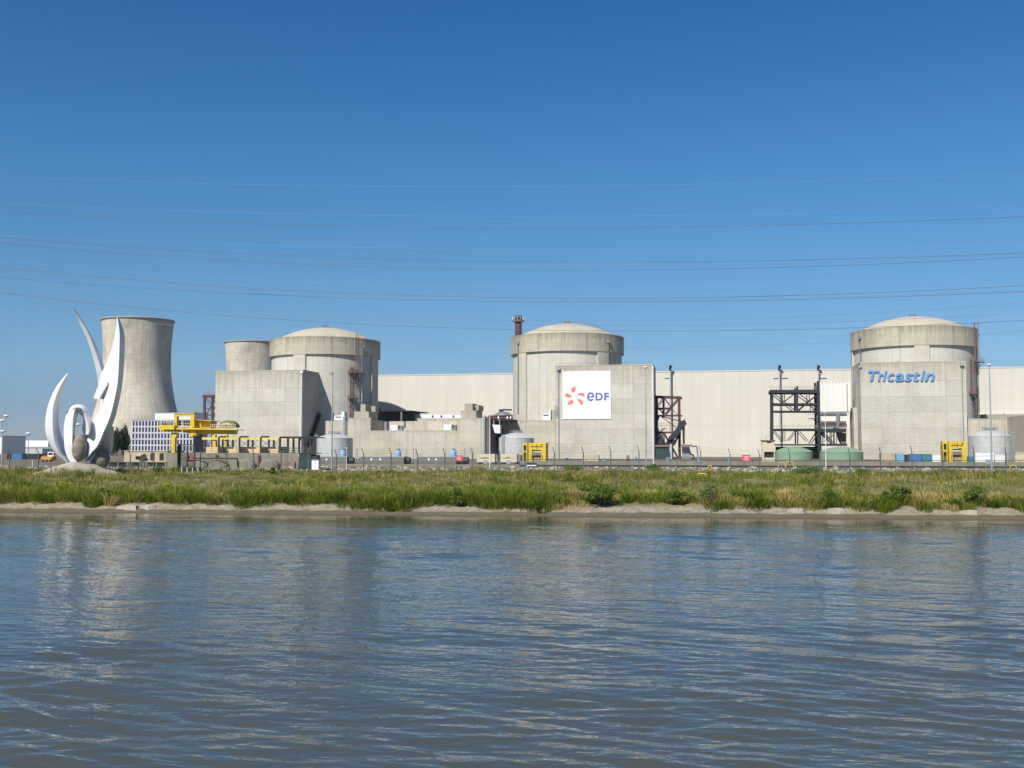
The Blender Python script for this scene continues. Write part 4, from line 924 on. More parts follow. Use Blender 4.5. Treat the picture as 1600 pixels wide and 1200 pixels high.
YR = 332.0; f6 = lambda x, y: (1010 + x/10, 610 + y/10)
t = thing('steel_tower', 'rusty red open steel tower attached to the right side of the white sign block', 'steel tower', (X_(1042, YR), YR, GZ))
truss(t, 'column', 'rust', YR, 8, [(f6(505, 90), f6(515, 1100), .62), (f6(150, 80), f6(150, 1100), .45)], .5)
truss(t, 'beam', 'rust', YR, 8, [(f6(130, 92), f6(550, 108), .55), (f6(140, 280), f6(390, 275), .4), (f6(150, 390), f6(555, 390), .3), (f6(140, 655), f6(530, 655), .45), (f6(140, 850), f6(400, 850), .4)], .4)
truss(t, 'brace', 'rust', YR, 8, [(f6(260, 100), f6(260, 380), .35), (f6(250, 125), f6(160, 250)), (f6(275, 115), f6(390, 270), .36), (f6(490, 130), f6(290, 370), .36), (f6(200, 290), f6(260, 370)), (f6(390, 290), f6(500, 390), .18), (f6(220, 400), f6(500, 470), .22), (f6(230, 410), f6(480, 590), .22), (f6(140, 720), f6(280, 580), .2), (f6(150, 790), f6(260, 670), .22), (f6(265, 660), f6(340, 800), .3), (f6(265, 660), f6(265, 840), .22), (f6(400, 900), f6(500, 1080), .3), (f6(500, 700), f6(410, 860), .35)], .26)
links(t, 'cross_beam', 'rust', YR, 8, [f6(505, 105), f6(150, 95), f6(505, 390), f6(505, 655), f6(150, 655), f6(260, 380)], .3)
b = MB()
for k in range(9):
    q = at(*f6(150 + k*42, 655), YR); b.bar(q, q + Vector((0, 0, 2.9)), 0.07)
for zz in (1.0, 2.2, 2.9): b.bar(at(*f6(150, 655), YR) + Vector((0, 0, zz)), at(*f6(490, 655), YR) + Vector((0, 0, zz)), .08)
b.build('railing', M['rust2'], t)
t = thing('pipe_column', 'black slanting conveyor and upright beside the rusty steel tower', 'machinery', (X_(1060, YR - 4), YR - 4, GZ))
b = MB(); b.pprism([f6(340, 740), f6(470, 590), f6(520, 480), f6(600, 460), f6(630, 520), f6(560, 600), f6(480, 720), f6(400, 800), f6(350, 810)], YR - 3, 2); b.build('conveyor', M['black'], t)
b = MB(); b.pprism([f6(560, 600), f6(600, 560), f6(600, 840), f6(570, 840)], YR - 2.5, .6); b.pbar(f6(602, 430), f6(602, 500), YR - 2, .15); b.build('upright', M['black'], t)
b = MB(); b.pprism([f6(135, 360), f6(210, 400), f6(180, 480), f6(150, 640), f6(135, 640)], YR - 1, 1); b.build('chute', M['black'], t)
b = MB(); b.pprism([f6(280, 850), f6(330, 780), f6(420, 760), f6(470, 800), f6(440, 860)], YR - 3, 3); b.build('drive_unit', M['dark'], t)
Y6 = 322.0
t = thing('equipment_shed', 'dark green shed with a flat roof at the foot of the rusty steel tower', 'shed', (X_(1035, Y6), Y6, GZ))
MB().pbox(1024.3, 1045, 698, None, Y6, 6, GZ - .5).build('wall', M['dgreen'], t); MB().pbox(1023.5, 1047, 695, 698, Y6 - .5, 7).build('roof', M['rust2'], t)
MB().pbox(1046.5, 1049.6, 694, None, Y6 - .4, .6, GZ).build('post', M['tank'], t)
t = thing('pump_set', 'grey blue pump set under a rusty pipe, right of the rusty steel tower', 'machinery', (X_(1075, Y6), Y6, GZ))
MB().pbox(1065, 1079, 713, None, Y6, 4, GZ).build('base', M['grey'], t); MB().pbox(1065.5, 1078, 708.8, 713, Y6 + .3, 3).build('housing', plain('grey_blue_paint', (0.25, 0.33, 0.36), .5), t)
b = MB(); b.pprism([f6(550, 880), f6(670, 880), f6(700, 990), f6(740, 1000), f6(755, 1095), f6(730, 1095), f6(720, 1020), f6(560, 985)], Y6 + 1, 1.5); b.build('motor', M['black'], t)
b = MB(); b.tube(at(*f6(545, 860), Y6 + 1), at(*f6(715, 860), Y6 + 1), .3, n=10); b.build('rusty_pipe', M['rust2'], t)
b = MB(); b.tube(at(*f6(715, 870), Y6 + 1), at(*f6(790, 870), Y6 + 1), .28, n=10); b.tube(at(*f6(785, 870), Y6 + 1), at(*f6(815, 1095), Y6 + 1), .2, n=8); b.build('grey_pipe', M['grey'], t)
t = thing('steel_tower', 'rusty steel tower top showing left of the plain blank concrete block', 'steel tower', (X_(328, 348), 348, GZ))
g = lambda x, y: (180 + x/4.706, 600 + y/4.706)
truss(t, 'column', 'rust', 346, 6, [(g(657, 85), g(657, 480), .7), (g(760, 85), g(760, 480), .5)], .6)
truss(t, 'beam', 'rust', 346, 6, [(g(645, 90), g(780, 90), .9), (g(657, 180), g(770, 180), .3), (g(657, 228), g(770, 228), .4), (g(657, 340), g(770, 340), .3)], .4)
truss(t, 'brace', 'rust', 346, 6, [(g(670, 100), g(735, 180)), (g(735, 120), g(665, 228)), (g(665, 110), g(735, 228), .15), (g(665, 228), g(750, 340))], .25)
b = MB()
for k in range(8): q = at(*g(648 + k*16, 85), 346); b.bar(q, q + Vector((0, 0, 1.1)), .08)
for zz in (.55, 1.1): b.bar(at(*g(648, 85), 346) + Vector((0, 0, zz)), at(*g(770, 85), 346) + Vector((0, 0, zz)), .07)
b.build('railing', plain('red_rail', (0.45, 0.12, 0.1), .6), t)
# ---------------------------------------------------------------- quay walls
YQ = 195.0
t = thing('quay_wall', 'long low grey concrete wall with a dark rail in front of the works yard', 'wall', (X_(1200, YQ), YQ, GZ))
xa, xb_ = X_(812, YQ), X_(1600, YQ) + 45; zq = Z_(1200, 721, YQ)
MB().box(xa, xb_, YQ, YQ + 0.5, GZ - .6, zq).build('wall', M['dirty'], t)
MB().box(xa - .05, xb_, YQ - .08, YQ + .6, GZ - .6, Z_(1200, 728.6, YQ)).build('kerb', M['dirty'], t)
b = MB(); zr = zq + .2
b.box(xa, xb_, YQ + .2, YQ + .3, zr, zr + .09)
x = xa
while x < xb_: b.box(x, x + .09, YQ + .2, YQ + .29, zq, zr); x += 2.5
b.build('rail', M['black'], t)
b = MB(); zb = Z_(1200, 728.8, YQ); b.box(xa, xb_, YQ - .22, YQ - .1, zb, zb + .16)
b.build('pipe_line', M['black'], t)
t = thing('quay_wall', 'low concrete kerb wall below the long grey louvred housings', 'wall', (X_(650, YQ), YQ, GZ))
x0 = X_(497, YQ); MB().box(x0, xa - .1, YQ, YQ + 4.5, GZ - .6, Z_(650, 725.3, YQ)).build('wall', M['dirty'], t)
zk = Z_(650, 725.3, YQ)
# long louvred housings
HS = [(498, 541, 553, 'partly behind the thick lamp pole'), (561.5, 631, 641, 'the middle one, below the middle blue drum'), (654, 712, 732, 'the right one, behind the pink red sign')]
for p0, p1, p2, w in HS:
    Y = YQ + .8; X = X_((p0+p1)/2, Y); t = thing('louvred_housing', 'long grey louvred housing, ' + w, 'housing', (X, Y, zk), 'long louvred housings on the quay')
    MB().pbox(p0, p1, 715, 725.2, Y, 2.4, None).build('housing', M['louvre'], t)
    MB().pbox(p0 - .8, p1 + .8, 713.3, 715, Y - .1, 2.6, None).build('top_edge', M['lgrey'], t)
    b = MB(); c0 = at(p1 + .6, 719.6, Y + 1.2); c1 = at(p2, 719.6, Y + 1.2); b.tube(c0, c1, .66, n=14); b.build('end_drum', M['dgreen'], t)
    b = MB(); nn = int((p1-p0)/2.2)
    for k in range(nn + 1): q = at(p0 + (p1-p0)*k/nn, 713.3, Y + .1); b.bar(q, at(p0 + (p1-p0)*k/nn, 725.2, Y + .1) + Vector((0, -.14, 0)), .05)
    b.build('rib', M['black'], t)
    b = MB()
    for f_ in (.25, .45): q = p0 + (p1-p0)*f_; b.pbox(q, q + 2.6, 716.2, 719.4, Y - .07, .05)
    b.build('plate', M['sign'], t)
for px, w in ((536.2, 'left of the three, beside the thick pale blue duct'), (622, 'middle of the three'), (708.6, 'right of the three, above the pink red sign')):
    Y = YQ + 3.6; X = X_(px, Y); k = mpp(px, Y); z0 = zk; t = thing('blue_drum', 'light blue necked drum, ' + w, 'drum', (X, Y, z0), 'light blue drums behind the louvred housings')
    MB().lathe(X, Y, [(.01, z0), (4.6*k, z0), (4.6*k, Z_(px, 704.5, Y)), (3.2*k, Z_(px, 703.4, Y)), (.01, Z_(px, 703.3, Y))], n=24).build('body', M['blue'], t)
    MB().tube((X, Y, Z_(px, 703.6, Y)), (X, Y, Z_(px, 701, Y)), 2.5*k, n=14).build('neck', M['grey'], t)
for i, (px, w) in enumerate(((556, 'in the gap right of the first louvred housing'), (559, 'second in the gap right of the first louvred housing'), (634.5, 'right of the middle blue drum'), (646, 'left in the gap before the right louvred housing'), (650, 'right in the gap before the right louvred housing'), (726, 'right of the right blue drum'), (739, 'left of the beige trailers'))):
    pipe(px, 703.5, 1.3, 'slim pale blue bollard post ' + w, Y=YQ + 3.3, pb=725, name='post')
for p0, p1, p2, w in ((745, 773, 777.5, 'left'), (781.5, 807.5, 813.5, 'right')):
    Y = YQ + .9; X = X_((p0+p1)/2, Y); t = thing('trailer_unit', 'boxy beige equipment trailer on wheels, %s of the pair beside the yellow gate' % w, 'trailer', (X, Y, zk), 'beige trailers on the quay')
    MB().pbox(p0, p1, 709.5, 722.2, Y, 2.6).build('body', M['cream'], t)
    MB().pbox(p1 + .1, p2, 711, 721, Y + .3, 2.0).build('engine_box', M['grey'], t)
    b = MB()
    for px in (p0 + 3, p0 + 6.6, p1 - 1.5, p1 + 2): q = at(px, 723.1, Y); b.tube(q + Vector((0, .05, 0)), q + Vector((0, .35, 0)), .27, n=14)
    b.build('wheel', M['black'], t)
    MB().pbox(p0 + 10, p0 + 16, 719, 724.5, Y - .12, .1).build('step_box', M['lgrey'], t)
    b = MB(); b.pbox(p0 + 4, p1 - 8, 715.6, 716.3, Y - .03, .02); b.pbox(p0 + 7, p1 - 11, 714.4, 714.9, Y - .03, .02); b.build('vent_slot', M['brown'], t)

# yellow sluice gate frames
def gate(px, top, label, s=1.0, grey=False):
    Y = YQ + 7; k = lambda v: px + v*s
    zb = Z_(px, 722.5, Y); t = thing('yellow_gate_frame', label, 'gate machine', (X_(px, Y), Y, zb), 'yellow gate machines on the quay'); h = 722.5 - top
    yy = lambda f: 722.5 - h*f
    b = MB(); b.pbox(k(9.2), k(15), top, 722.5, Y, 3); b.pbox(k(29), k(36.2), top, 722.5, Y, 3); b.pbox(k(15), k(29), top, yy(.66), Y, 3); b.build('frame', M['yellow'], t)
    b = MB(); b.pbox(k(0), k(7.6), top, yy(.88), Y - .3, 2); b.pbox(k(0), k(1.6), yy(.88), 722.5, Y - .3, 2); b.pbox(k(6), k(7.6), yy(.88), 722.5, Y - .3, 2); b.pbox(k(1.6), k(6), yy(.6), yy(.5), Y - .3, 2); b.build('control_post', M['yellow'], t)
    MB().pbox(k(1.7), k(5.9), yy(.86), yy(.62), Y - .1, .3).build('window', M['pglass'], t)
    MB().pbox(k(1.7), k(5.9), yy(.48), 722.5, Y + .4, 1).build('recess', M['brown'], t)
    MB().pbox(k(15.2), k(28.8), yy(.64), yy(.52), Y + .3, .4).build('header', M['cream'], t)
    MB().pbox(k(15.6), k(28.4), yy(.5), yy(.36), Y + .2, .6).build('hoist', M['rust2'], t)
    MB().pbox(k(15.2), k(28.8), yy(.36), 722.5, Y + .6, .5).build('gate_panel', plain('weathered_gate', (0.33, 0.25, 0.2), .8, var=.2), t)
    b = MB(); b.pbox(k(13), k(31), yy(.83), yy(.80), Y - .06, .04); b.pbox(k(21.6), k(22.4), yy(.94), yy(.7), Y - .08, .05); b.pbox(k(29), k(31.5), yy(.93), yy(.88), Y - .06, .05); b.pbox(k(30.5), k(31.3), yy(.36), yy(.15), Y - .06, .05); b.pbox(k(13), k(14), yy(.36), yy(.15), Y - .06, .05); b.build('fittings', M['rust'], t)
gate(816.5, 692, 'yellow gate machine beside the round grey tank')
gate(1473, 689.5, 'yellow gate machine in front of the blue lettering block', 1.03)
Y = YQ - .9; b = MB().pbox(823, 837, 723, 726.4, Y, .8); t = thing('planter_box', 'low dark green box below the yellow gate machine beside the grey tank', 'box', (X_(830, Y), Y, Z_(830, 727, Y)))
b.build('body', M['dgreen'], t); MB().pbox(823, 838, 726.5, 728.3, Y - .1, .9).build('white_sill', M['sign'], t)

# yard containers and small kit
def cont(p0, p1, pt, Y, m, label, cat='container', dep=2.4, name='container', pb=None):
    X = X_((p0+p1)/2, Y); z0 = GZ if pb is None else Z_(p0, pb, Y); t = thing(name, label, cat, (X, Y, z0))
    zt = Z_((p0+p1)/2, pt, Y); xa, xb_ = X_(p0, Y), X_(p1, Y); MB().box(xa, xb_, Y, Y + dep, z0, zt).build('body', M[m], t)
    b = MB()
    for k in range(int((xb_-xa)/.45) + 1): x = xa + .45*k; b.box(x, min(x + .16, xb_), Y - .05, Y + .02, z0 + .12, zt - .12)
    b.build('corrugation', M[m], t)
    MB().box(xa - .03, xb_ + .03, Y - .04, Y + dep + .03, zt, zt + .08).build('top_edge', M[m], t)
    return t
cont(910, 935, 711.5, 255, 'cream', 'cream yellow box at the foot of the white sign block')
cont(1375, 1399, 709.5, 285, 'tan', 'beige container at the left of the row below the blue lettering')
cont(1400, 1412, 709.5, 262, 'blue', 'light blue container in the row below the blue lettering')
cont(1421, 1439, 710, 262, 'dblue', 'mid blue container in the row below the blue lettering')
cont(1440, 1455, 710, 262, 'teal', 'teal container in the row below the blue lettering')
cont(1456, 1469, 711.5, 262, 'sign', 'white container at the right of the row below the blue lettering')
cont(1412, 1420, 711, 270, 'black', 'dark skip between the light blue and mid blue containers')
cont(1523, 1552, 707.5, 250, 'sign', 'white site cabin below the silver tank')
cont(1553, 1571, 711, 252, 'white', 'small white cabin under a dark canopy below the silver tank')
cont(1585, 1612, 707, 240, 'cream', 'cream box body at the right edge of the photo')
cont(1513, 1520, 714, 240, 'teal', 'small teal box left of the white site cabin')
for px, w in ((882.5, 'left'), (885.5, 'right')): cont(px, px + 1.8, 716, 240, 'dblue', 'small blue barrel left of the cream box, the %s one of two' % w, 'barrel', .8, 'barrel')
cont(942.5, 945.8, 716, 240, 'blue', 'small blue barrel right of the cream box', 'barrel', .8, 'barrel')
cont(992.5, 994.5, 715, 240, 'dblue', 'small blue barrel left of the grey lamp pole', 'barrel', .8, 'barrel')
cont(1040.5, 1045, 715, 240, 'blue', 'light blue bin in front of the dark green shed', 'bin', .9, 'bin'); cont(1089, 1092.5, 715, 240, 'blue', 'light blue bin right of the pump set', 'bin', .8, 'bin'); cont(1137.5, 1141, 715.5, 240, 'blue', 'light blue bin left of the red framed sign', 'bin', .8, 'bin')
Y = 240; X = X_(981, Y); t = thing('cable_reel', 'small round dark cable reel at the foot of the white sign block', 'reel', (X, Y, GZ)); c0 = at(981, 713.8, Y)
b = MB(); b.tube(c0 + Vector((0, -.3, 0)), c0 + Vector((0, -.2, 0)), .42, n=18); b.tube(c0 + Vector((0, .2, 0)), c0 + Vector((0, .3, 0)), .42, n=18); b.build('flange', M['grey'], t); MB().tube(c0 + Vector((0, -.2, 0)), c0 + Vector((0, .2, 0)), .25, n=14).build('hub', M['black'], t); MB().box(X - .3, X + .3, Y - .2, Y + .2, GZ, c0.z - .35).build('stand', M['rust'], t)
# cream kiosk
Y = 205; t = thing('kiosk', 'cream concrete kiosk with a dark lower opening left of the green tanks', 'kiosk', (X_(1200, Y), Y, GZ))
b = MB(); b.pbox(1191, 1210.5, 689, 706, Y, 2.4); b.pbox(1191, 1194, 706, None, Y, 2.4, GZ); b.pbox(1209, 1210.5, 706, None, Y, 2.4, GZ); b.pbox(1194, 1209, 715, None, Y + .3, 2, GZ); b.build('wall', M['cream'], t)
MB().pbox(1189, 1211.5, 687.6, 689, Y - .2, 2.9).build('roof', M['brown'], t); MB().pbox(1194, 1209, 706, 715, Y + .5, 1.5).build('opening', M['dark'], t); MB().pbox(1198, 1205, 690.5, 692, Y - .04, .03).build('vent_slot', M['dark'], t)
b = MB()
for px in (1196.5, 1203): b.pbar((px, 687.6), (px, 681.5), Y + 1, .06)
b.pbar((1196.5, 681.5), (1203, 681.5), Y + 1, .06); b.build('roof_rail', M['grey'], t)
# barriers
def hoop(p0, p1, pt, pb, Y, label):
    t = thing('barrier', label, 'barrier', (X_((p0+p1)/2, Y), Y, Z_(p0, pb, Y)), 'small yellow barriers'); b = MB()
    b.path([at(p0, pb, Y), at(p0 + .6, pt + .6, Y), at(p0 + 2, pt, Y), at(p1 - 2, pt, Y), at(p1 - .6, pt + .6, Y), at(p1, pb, Y)], .06); b.build('hoop', M['yellow'], t)
hoop(1090, 1104, 740, 745, 106, 'small yellow hoop barrier in the grass right of the rusty tower')
hoop(1106, 1112.5, 727.5, 733, 140, 'yellow hoop barrier on the rubble right of the rusty tower'); hoop(1216, 1227, 722, 730, 190, 'yellow hoop barrier below the cream kiosk'); hoop(1228, 1240, 721, 730, 190, 'yellow hoop barrier in front of the left green tank'); hoop(1578, 1588, 727, 733, 170, 'yellow hoop barrier near the right edge')
# red signs
def rsign(p0, p1, pt, pb, Y, zg, label, frame=False):
    t = thing('warning_sign', label, 'sign', (X_((p0+p1)/2, Y), Y, zg), 'red warning signs'); b = MB()
    c_ = 1.4 if not frame else 0.01
    b.pprism([(p0 + c_, pt), (p1 - c_, pt), (p1, pt + c_), (p1, pb - c_), (p1 - c_, pb), (p0 + c_, pb), (p0, pb - c_), (p0, pt + c_)], Y, .05); b.build('panel', M['red'], t)
    b = MB()
    for k, f_ in enumerate((.28, .5, .72)):
        y = pt + (pb-pt)*f_; w = (p1-p0)*(.2 + .05*k); b.pbox(p0 + w, p1 - w, y - .35, y + .35, Y - .02, .015)
    b.build('text_lines', M['sign'], t)
    b = MB(); b.pbar((p0 + 1.5, pb), (p0 + 1.5, pb + .1), Y + .1, .05)
    for px in (p0 + 2, p1 - 2): q = at(px, pt, Y + .1); b.bar(q, (q.x, q.y, zg), .05)
    b.build('post', M['post'], t)
rsign(711, 723.5, 711.8, 720.5, 112.2, 2.35, 'pink red warning sign on the mesh fence in front of the louvred housings')
rsign(1159.5, 1172.5, 710.8, 720.5, 150, 1.5, 'red framed warning sign standing before the bare cream hall', True)
rsign(291, 304, 711.5, 721.5, 110.7, 2.3, 'pink red warning sign on the dark green mesh gate')
t = thing('notice_board', 'small white board on two posts right of the second yellow gate machine', 'board', (X_(1544, 170), 170, 1.35)); MB().pbox(1540, 1548, 718, 724.8, 170, .08).build('panel', M['lgrey'], t)
b = MB(); 
for px in (1541, 1547): q = at(px, 724.8, 170); b.bar(q, (q.x, q.y, 1.2), .08)
b.build('post', M['grey'], t)

# ---------------------------------------------------------------- water intake with the gantry crane
YI = 162.0
zi = Z_(380, 708, YI); xi0, xi1 = X_(262, YI), X_(466.5, YI)
t = thing('intake_structure', 'stained concrete water intake with rounded bays under the yellow crane', 'intake structure', ((xi0+xi1)/2, YI, GZ))
xk0, xk1 = X_(268, YI + 22), X_(462, YI + 22); b = MB()
b.add([(xi0, YI, GZ-1), (xi1, YI, GZ-1), (xk1, YI+22, GZ-1), (xk0, YI+22, GZ-1), (xi0, YI, zi), (xi1, YI, zi), (xk1, YI+22, zi), (xk0, YI+22, zi)], [(0,3,2,1),(4,5,6,7),(0,1,5,4),(1,2,6,5),(2,3,7,6),(3,0,4,7)]); b.build('wall', M['dirty'], t)
MB().box(xi0, xi0 + 2.2, YI - .6, YI - .003, GZ - 1, zi + .02).build('end_pier', M['dirty'], t)
for i, px in enumerate((312, 344, 387, 423.5)):
    X = X_(px, YI, 725); r = (15.5 if i else 17)*mpp(px, YI); zc = Z_(px, 731, YI); b = MB(); pr = [(r*math.cos(a), r*math.sin(a)) for a in np.linspace(0, math.pi/2, 7)]
    n0 = 20; vs = []; 
    for q in range(n0 + 1):
        a = math.pi*q/n0
        for dy, rr in ((0, 1.0), (-1.0, .96), (-1.5, .75)): vs.append((X + r*rr*math.cos(a), YI + dy, zc + r*rr*math.sin(a)*.86))
    b.add(vs, [(3*q+j, 3*q+3+j, 3*q+4+j, 3*q+1+j) for q in range(n0) for j in range(2)] + [tuple(3*q+2 for q in range(n0 + 1))], False)
    b.box(X - r, X + r, YI - 1.5, YI, GZ - 1, zc); b.build('rounded_bay', M['dirty'], t)
for px in (337.8, 340.2, 404, 406.4): MB().pbox(px - .9, px + .9, 711, 728, YI - .12, .1).build('guide_rail', M['rust'], t)
b = MB(); b.path([at(300, 716.3, YI - 1.7), at(371, 716.3, YI - 1.7), at(371, 729, YI - 1.7)], .12); b.build('pipe', M['black'], t)
MB().pbox(440.5, 460.5, 721.3, 732, YI - .3, .29).build('rusty_plate', M['rust2'], t)
t = thing('equipment_hut', 'dark green windowless hut at the right end of the water intake', 'hut', (X_(480, YI), YI, GZ))
MB().pbox(466.9, 486, 709, None, YI - .2, 1.6, GZ - .5).build('wall', M['dgreen'], t); MB().pbox(486, 495.5, 711, None, YI + .1, 1.3, GZ - .5).build('side_wing', M['dgreen'], t); MB().pbox(466.5, 495.8, 707.6, 709, YI - .3, 1.9).build('roof', M['black'], t)
Y = 128; t = thing('white_cabinet', 'white electrical cabinet beside the dark green hut', 'cabinet', (X_(492, Y), Y, Z_(492, 734, Y))); MB().pbox(486.8, 497.6, 719, 733.8, Y, .8).build('body', M['sign'], t); MB().pbox(486.4, 498, 718, 719, Y - .05, .95).build('top', M['lgrey'], t); MB().pbox(492.1, 492.4, 719.5, 733.5, Y - .02, .02).build('door_gap', M['grey'], t)
# low yellow wall on top
t = thing('yellow_plinth', 'low cream yellow wall with hand rail on top of the water intake', 'low wall', (X_(380, YI + 10), YI + 10, zi))
MB().pbox(322, 446, 698.2, None, YI + 4.6, .4, zi).build('wall', plain('faded_yellow', (0.78, 0.60, 0.28), .6), t)
b = MB()
for k in range(14): q = at(318 + k*13, 700, YI + 1); b.bar((q.x, q.y, zi), (q.x, q.y, zi + 1.0), .05)
for zz in (.35, .7, 1.0): b.bar((X_(318, YI + 1), YI + 1, zi + zz), (X_(487, YI + 1), YI + 1, zi + zz), .045)
b.build('hand_rail', M['brown'], t)
# black hoist frames
h3 = lambda x, y: (340 + x/8, 660 + y/8)
for i, (pts, ex) in enumerate((((15, 105), (65, 125)), ((275, 385), (383,)), ((540, 640), (642,)))):
    Y = YI + 3; X = X_(h3(pts[0], 0)[0], Y); t = thing('hoist_frame', 'black hooked hoist frame on the water intake, ' + ('left', 'middle', 'right')[i] + ' of the three alike', 'hoist frame', (X, Y, zi), 'black hoist frames on the water intake')
    a = h3(pts[0], 180); e = h3(pts[1], 180); b = MB()
    q = at(a[0], a[1] + 2, Y); b.bar((q.x, Y, zi), q, .24); b.path([q, at(a[0] + .8, a[1] + .5, Y), at(a[0] + 2.2, a[1], Y)], .15); b.bar(at(a[0] + 2, a[1], Y), at(e[0], e[1], Y), .28); b.build('hooked_post', M['black'], t)
    b = MB()
    for x in ex: q = at(h3(x, 0)[0], 686.5, Y + 5); b.bar((q.x, q.y, zi), q, .26)
    b.build('rear_post', M['black'], t)
    MB().pbox(a[0], a[0] + 6.5, 698, None, Y + .2, .8, zi).build('winch_box', M['dark'], t)
    b = MB(); x0_, x1_ = a[0] + 1, e[0] + (20 if i < 2 else 0)
    if i < 2 or True:
        for kk in (0, 1): xa_ = a[0] + kk*14; b.pbar((xa_ + 2, 688), (xa_ + 14, 698), Y + 3, .06); b.pbar((xa_ + 14, 688), (xa_ + 2, 698), Y + 3, .06)
    b.build('cross_brace', M['black'], t)
Y = YI + 3; t = thing('steel_canopy', 'black open steel canopy at the right end of the water intake', 'steel frame', (X_(465, Y), Y, zi))
b = MB()
for x in (780, 880, 950, 1022, 1085, 1160, 1220): q = at(h3(x, 0)[0], 684, Y + (0 if x < 800 or x > 1000 else 4)); MB().bar((q.x, q.y, zi if q.x < xi1 else GZ), q, .3).build('column', M['black'], t)
b = MB(); b.bar(at(437.5, 683.5, Y), at(493, 683.5, Y), .32); b.bar(at(437.5, 683.5, Y + 4), at(493, 683.8, Y + 4), .2)
for x in (440, 455, 470, 485, 493): q = at(x, 683.5, Y); b.bar(q, q + Vector((0, 4, 0)), .15)
b.build('roof_beam', M['black'], t); MB().pbox(438.5, 446, 698, None, Y + .2, .8, zi).build('winch_box', M['dark'], t)
b = MB()
for zz in (.4, .8): b.bar((X_(447, Y), Y, zi + zz), (X_(487, Y), Y, zi + zz), .07)
b.build('rail', M['black'], t)
# gantry crane
g = lambda x, y: (190 + x/8.42, 640 + y/8.42); YG = YI + 8
t = thing('gantry_crane', 'yellow gantry crane with a long girder and rounded winch cover on the water intake', 'crane', (X_(310, YG), YG, zi))
Pq = lambda x, y, Y: at(*g(x, y), Y)
def gbox(b, x0, x1, y0, y1, Y, dep, zb=None):
    a, c_ = g(x0, y0), g(x1, y1); b.pbox(a[0], c_[0], a[1], c_[1] if zb is None else None, Y, dep, zb); return b
b = MB(); b.pprism([g(655, 300), g(725, 300), g(722, 345), g(700, 380), g(696, 575), g(655, 575)], YG, .7); b.build('leg', M['yellow'], t)
b = MB(); b.pprism([g(880, 320), g(950, 320), g(925, 370)], YG + .1, .7); b.build('leg_bracket', M['yellow'], t)
for x in (1210, 1365):
    b = MB(); b.pprism([g(x - 20, 330), g(x + 20, 330), g(x + 32, 575), g(x - 8, 575)], YG + 9, .7); b.build('leg', M['yellow'], t)
b = MB(); gbox(b, 490, 690, 205, 262, YG - .8, 1.4); b.build('platform_box', M['yellow'], t)
b = MB(); b.pprism([g(520, 262), g(1490, 262), g(1485, 325), g(980, 318), g(700, 290), g(540, 285)], YG + .8, 1.2); b.build('girder', M['yellow'], t)
b = MB(); gbox(b, 900, 975, 215, 345, YG + .3, 1.0); b.build('bogie', M['yellow'], t)
b = MB(); gbox(b, 690, 960, 240, 262, YG - .3, 2.3); b.pprism([g(960, 240), g(1520, 262), g(1515, 270), g(960, 262)], YG - .4, 2.9); b.build('walkway', M['yellow'], t)
b = MB(); gbox(b, 690, 958, 55, 88, YG - .2, .8); gbox(b, 690, 725, 88, 215, YG - .2, .8); gbox(b, 905, 955, 88, 232, YG - .2, .8); b.build('portal', M['yellow'], t)
b = MB(); gbox(b, 692, 950, 50, 56, YG - .3, 2.2); b.build('portal_top', M['yellow'], t)
b = MB(); b.pprism([g(990, 135), g(1172, 150), g(1160, 240), g(990, 235)], YG + 1, 2.4); b.pprism([g(985, 130), g(1178, 145), g(1178, 152), g(985, 137)], YG - .1, 3.6); b.build('machine_house', M['yellow'], t)  # second prism: overhanging roof slab added to shade the house front
b = MB(); a0 = Pq(1385, 235, YG + .6); k = mpp(350, YG)/8.42; n0 = 16; rad = 112*k; vs = []
for q in range(n0 + 1):
    a = math.pi*q/n0; vs += [(a0.x + rad*math.cos(a), a0.y, a0.z + rad*.78*math.sin(a)), (a0.x + rad*math.cos(a), a0.y + 1.8, a0.z + rad*.78*math.sin(a))]
b.add(vs, [(2*q, 2*q+2, 2*q+3, 2*q+1) for q in range(n0)] + [tuple(range(0, 2*n0 + 2, 2)), tuple(range(1, 2*n0 + 2, 2))[::-1]]); b.build('winch_cover', M['olive'], t)
b = MB(); r2 = 92*k; c2 = a0 + Vector((-12*k, -.06, 0)); b.add([(c2.x + r2*math.cos(math.pi*q/14), c2.y, c2.z + r2*.62*math.sin(math.pi*q/14)) for q in range(15)] + [(c2.x + r2*math.cos(math.pi*q/14), c2.y + .05, c2.z + r2*.62*math.sin(math.pi*q/14)) for q in range(15)], [tuple(range(15)), tuple(range(15, 30))[::-1]] + [(q, q+1, q+16, q+15) for q in range(14)]); b.build('winch_face', M['cream'], t)
b = MB(); b.tube(c2 + Vector((0, -.15, r2*.3)), c2 + Vector((0, -.02, r2*.3)), 14*k, n=12); b.build('hub', M['black'], t)
b = MB()
for x0_, x1_, yt, yb, Yr in ((500, 680, 140, 205, YG - .7), (735, 900, 145, 215, YG + .6), (1170, 1500, 195, 245, YG + .4)):
    nn = int((x1_ - x0_)/26)
    for q in range(nn + 1): xx = x0_ + (x1_-x0_)*q/nn; b.bar(Pq(xx, yb, Yr), Pq(xx, yt, Yr), .07)
    for yy_ in (yt, (yt+yb)/2): b.bar(Pq(x0_, yy_, Yr), Pq(x1_, yy_, Yr), .07)
b.build('railing', M['cream'], t)
b = MB(); q = Pq(797, 150, YG - .4); b.bar(q, Pq(797, 330, YG - .4), .09); b.build('hoist_rope', M['sign'], t)
b = MB()
for q in range(8): xx = 505 + q*23; b.bar(Pq(xx, 205, YG - .2), Pq(xx, 165, YG - .2), .12)
for q in range(6): xx = 745 + q*26; gbox(b, xx, xx + 12, 150, 212, YG + .9, .5)
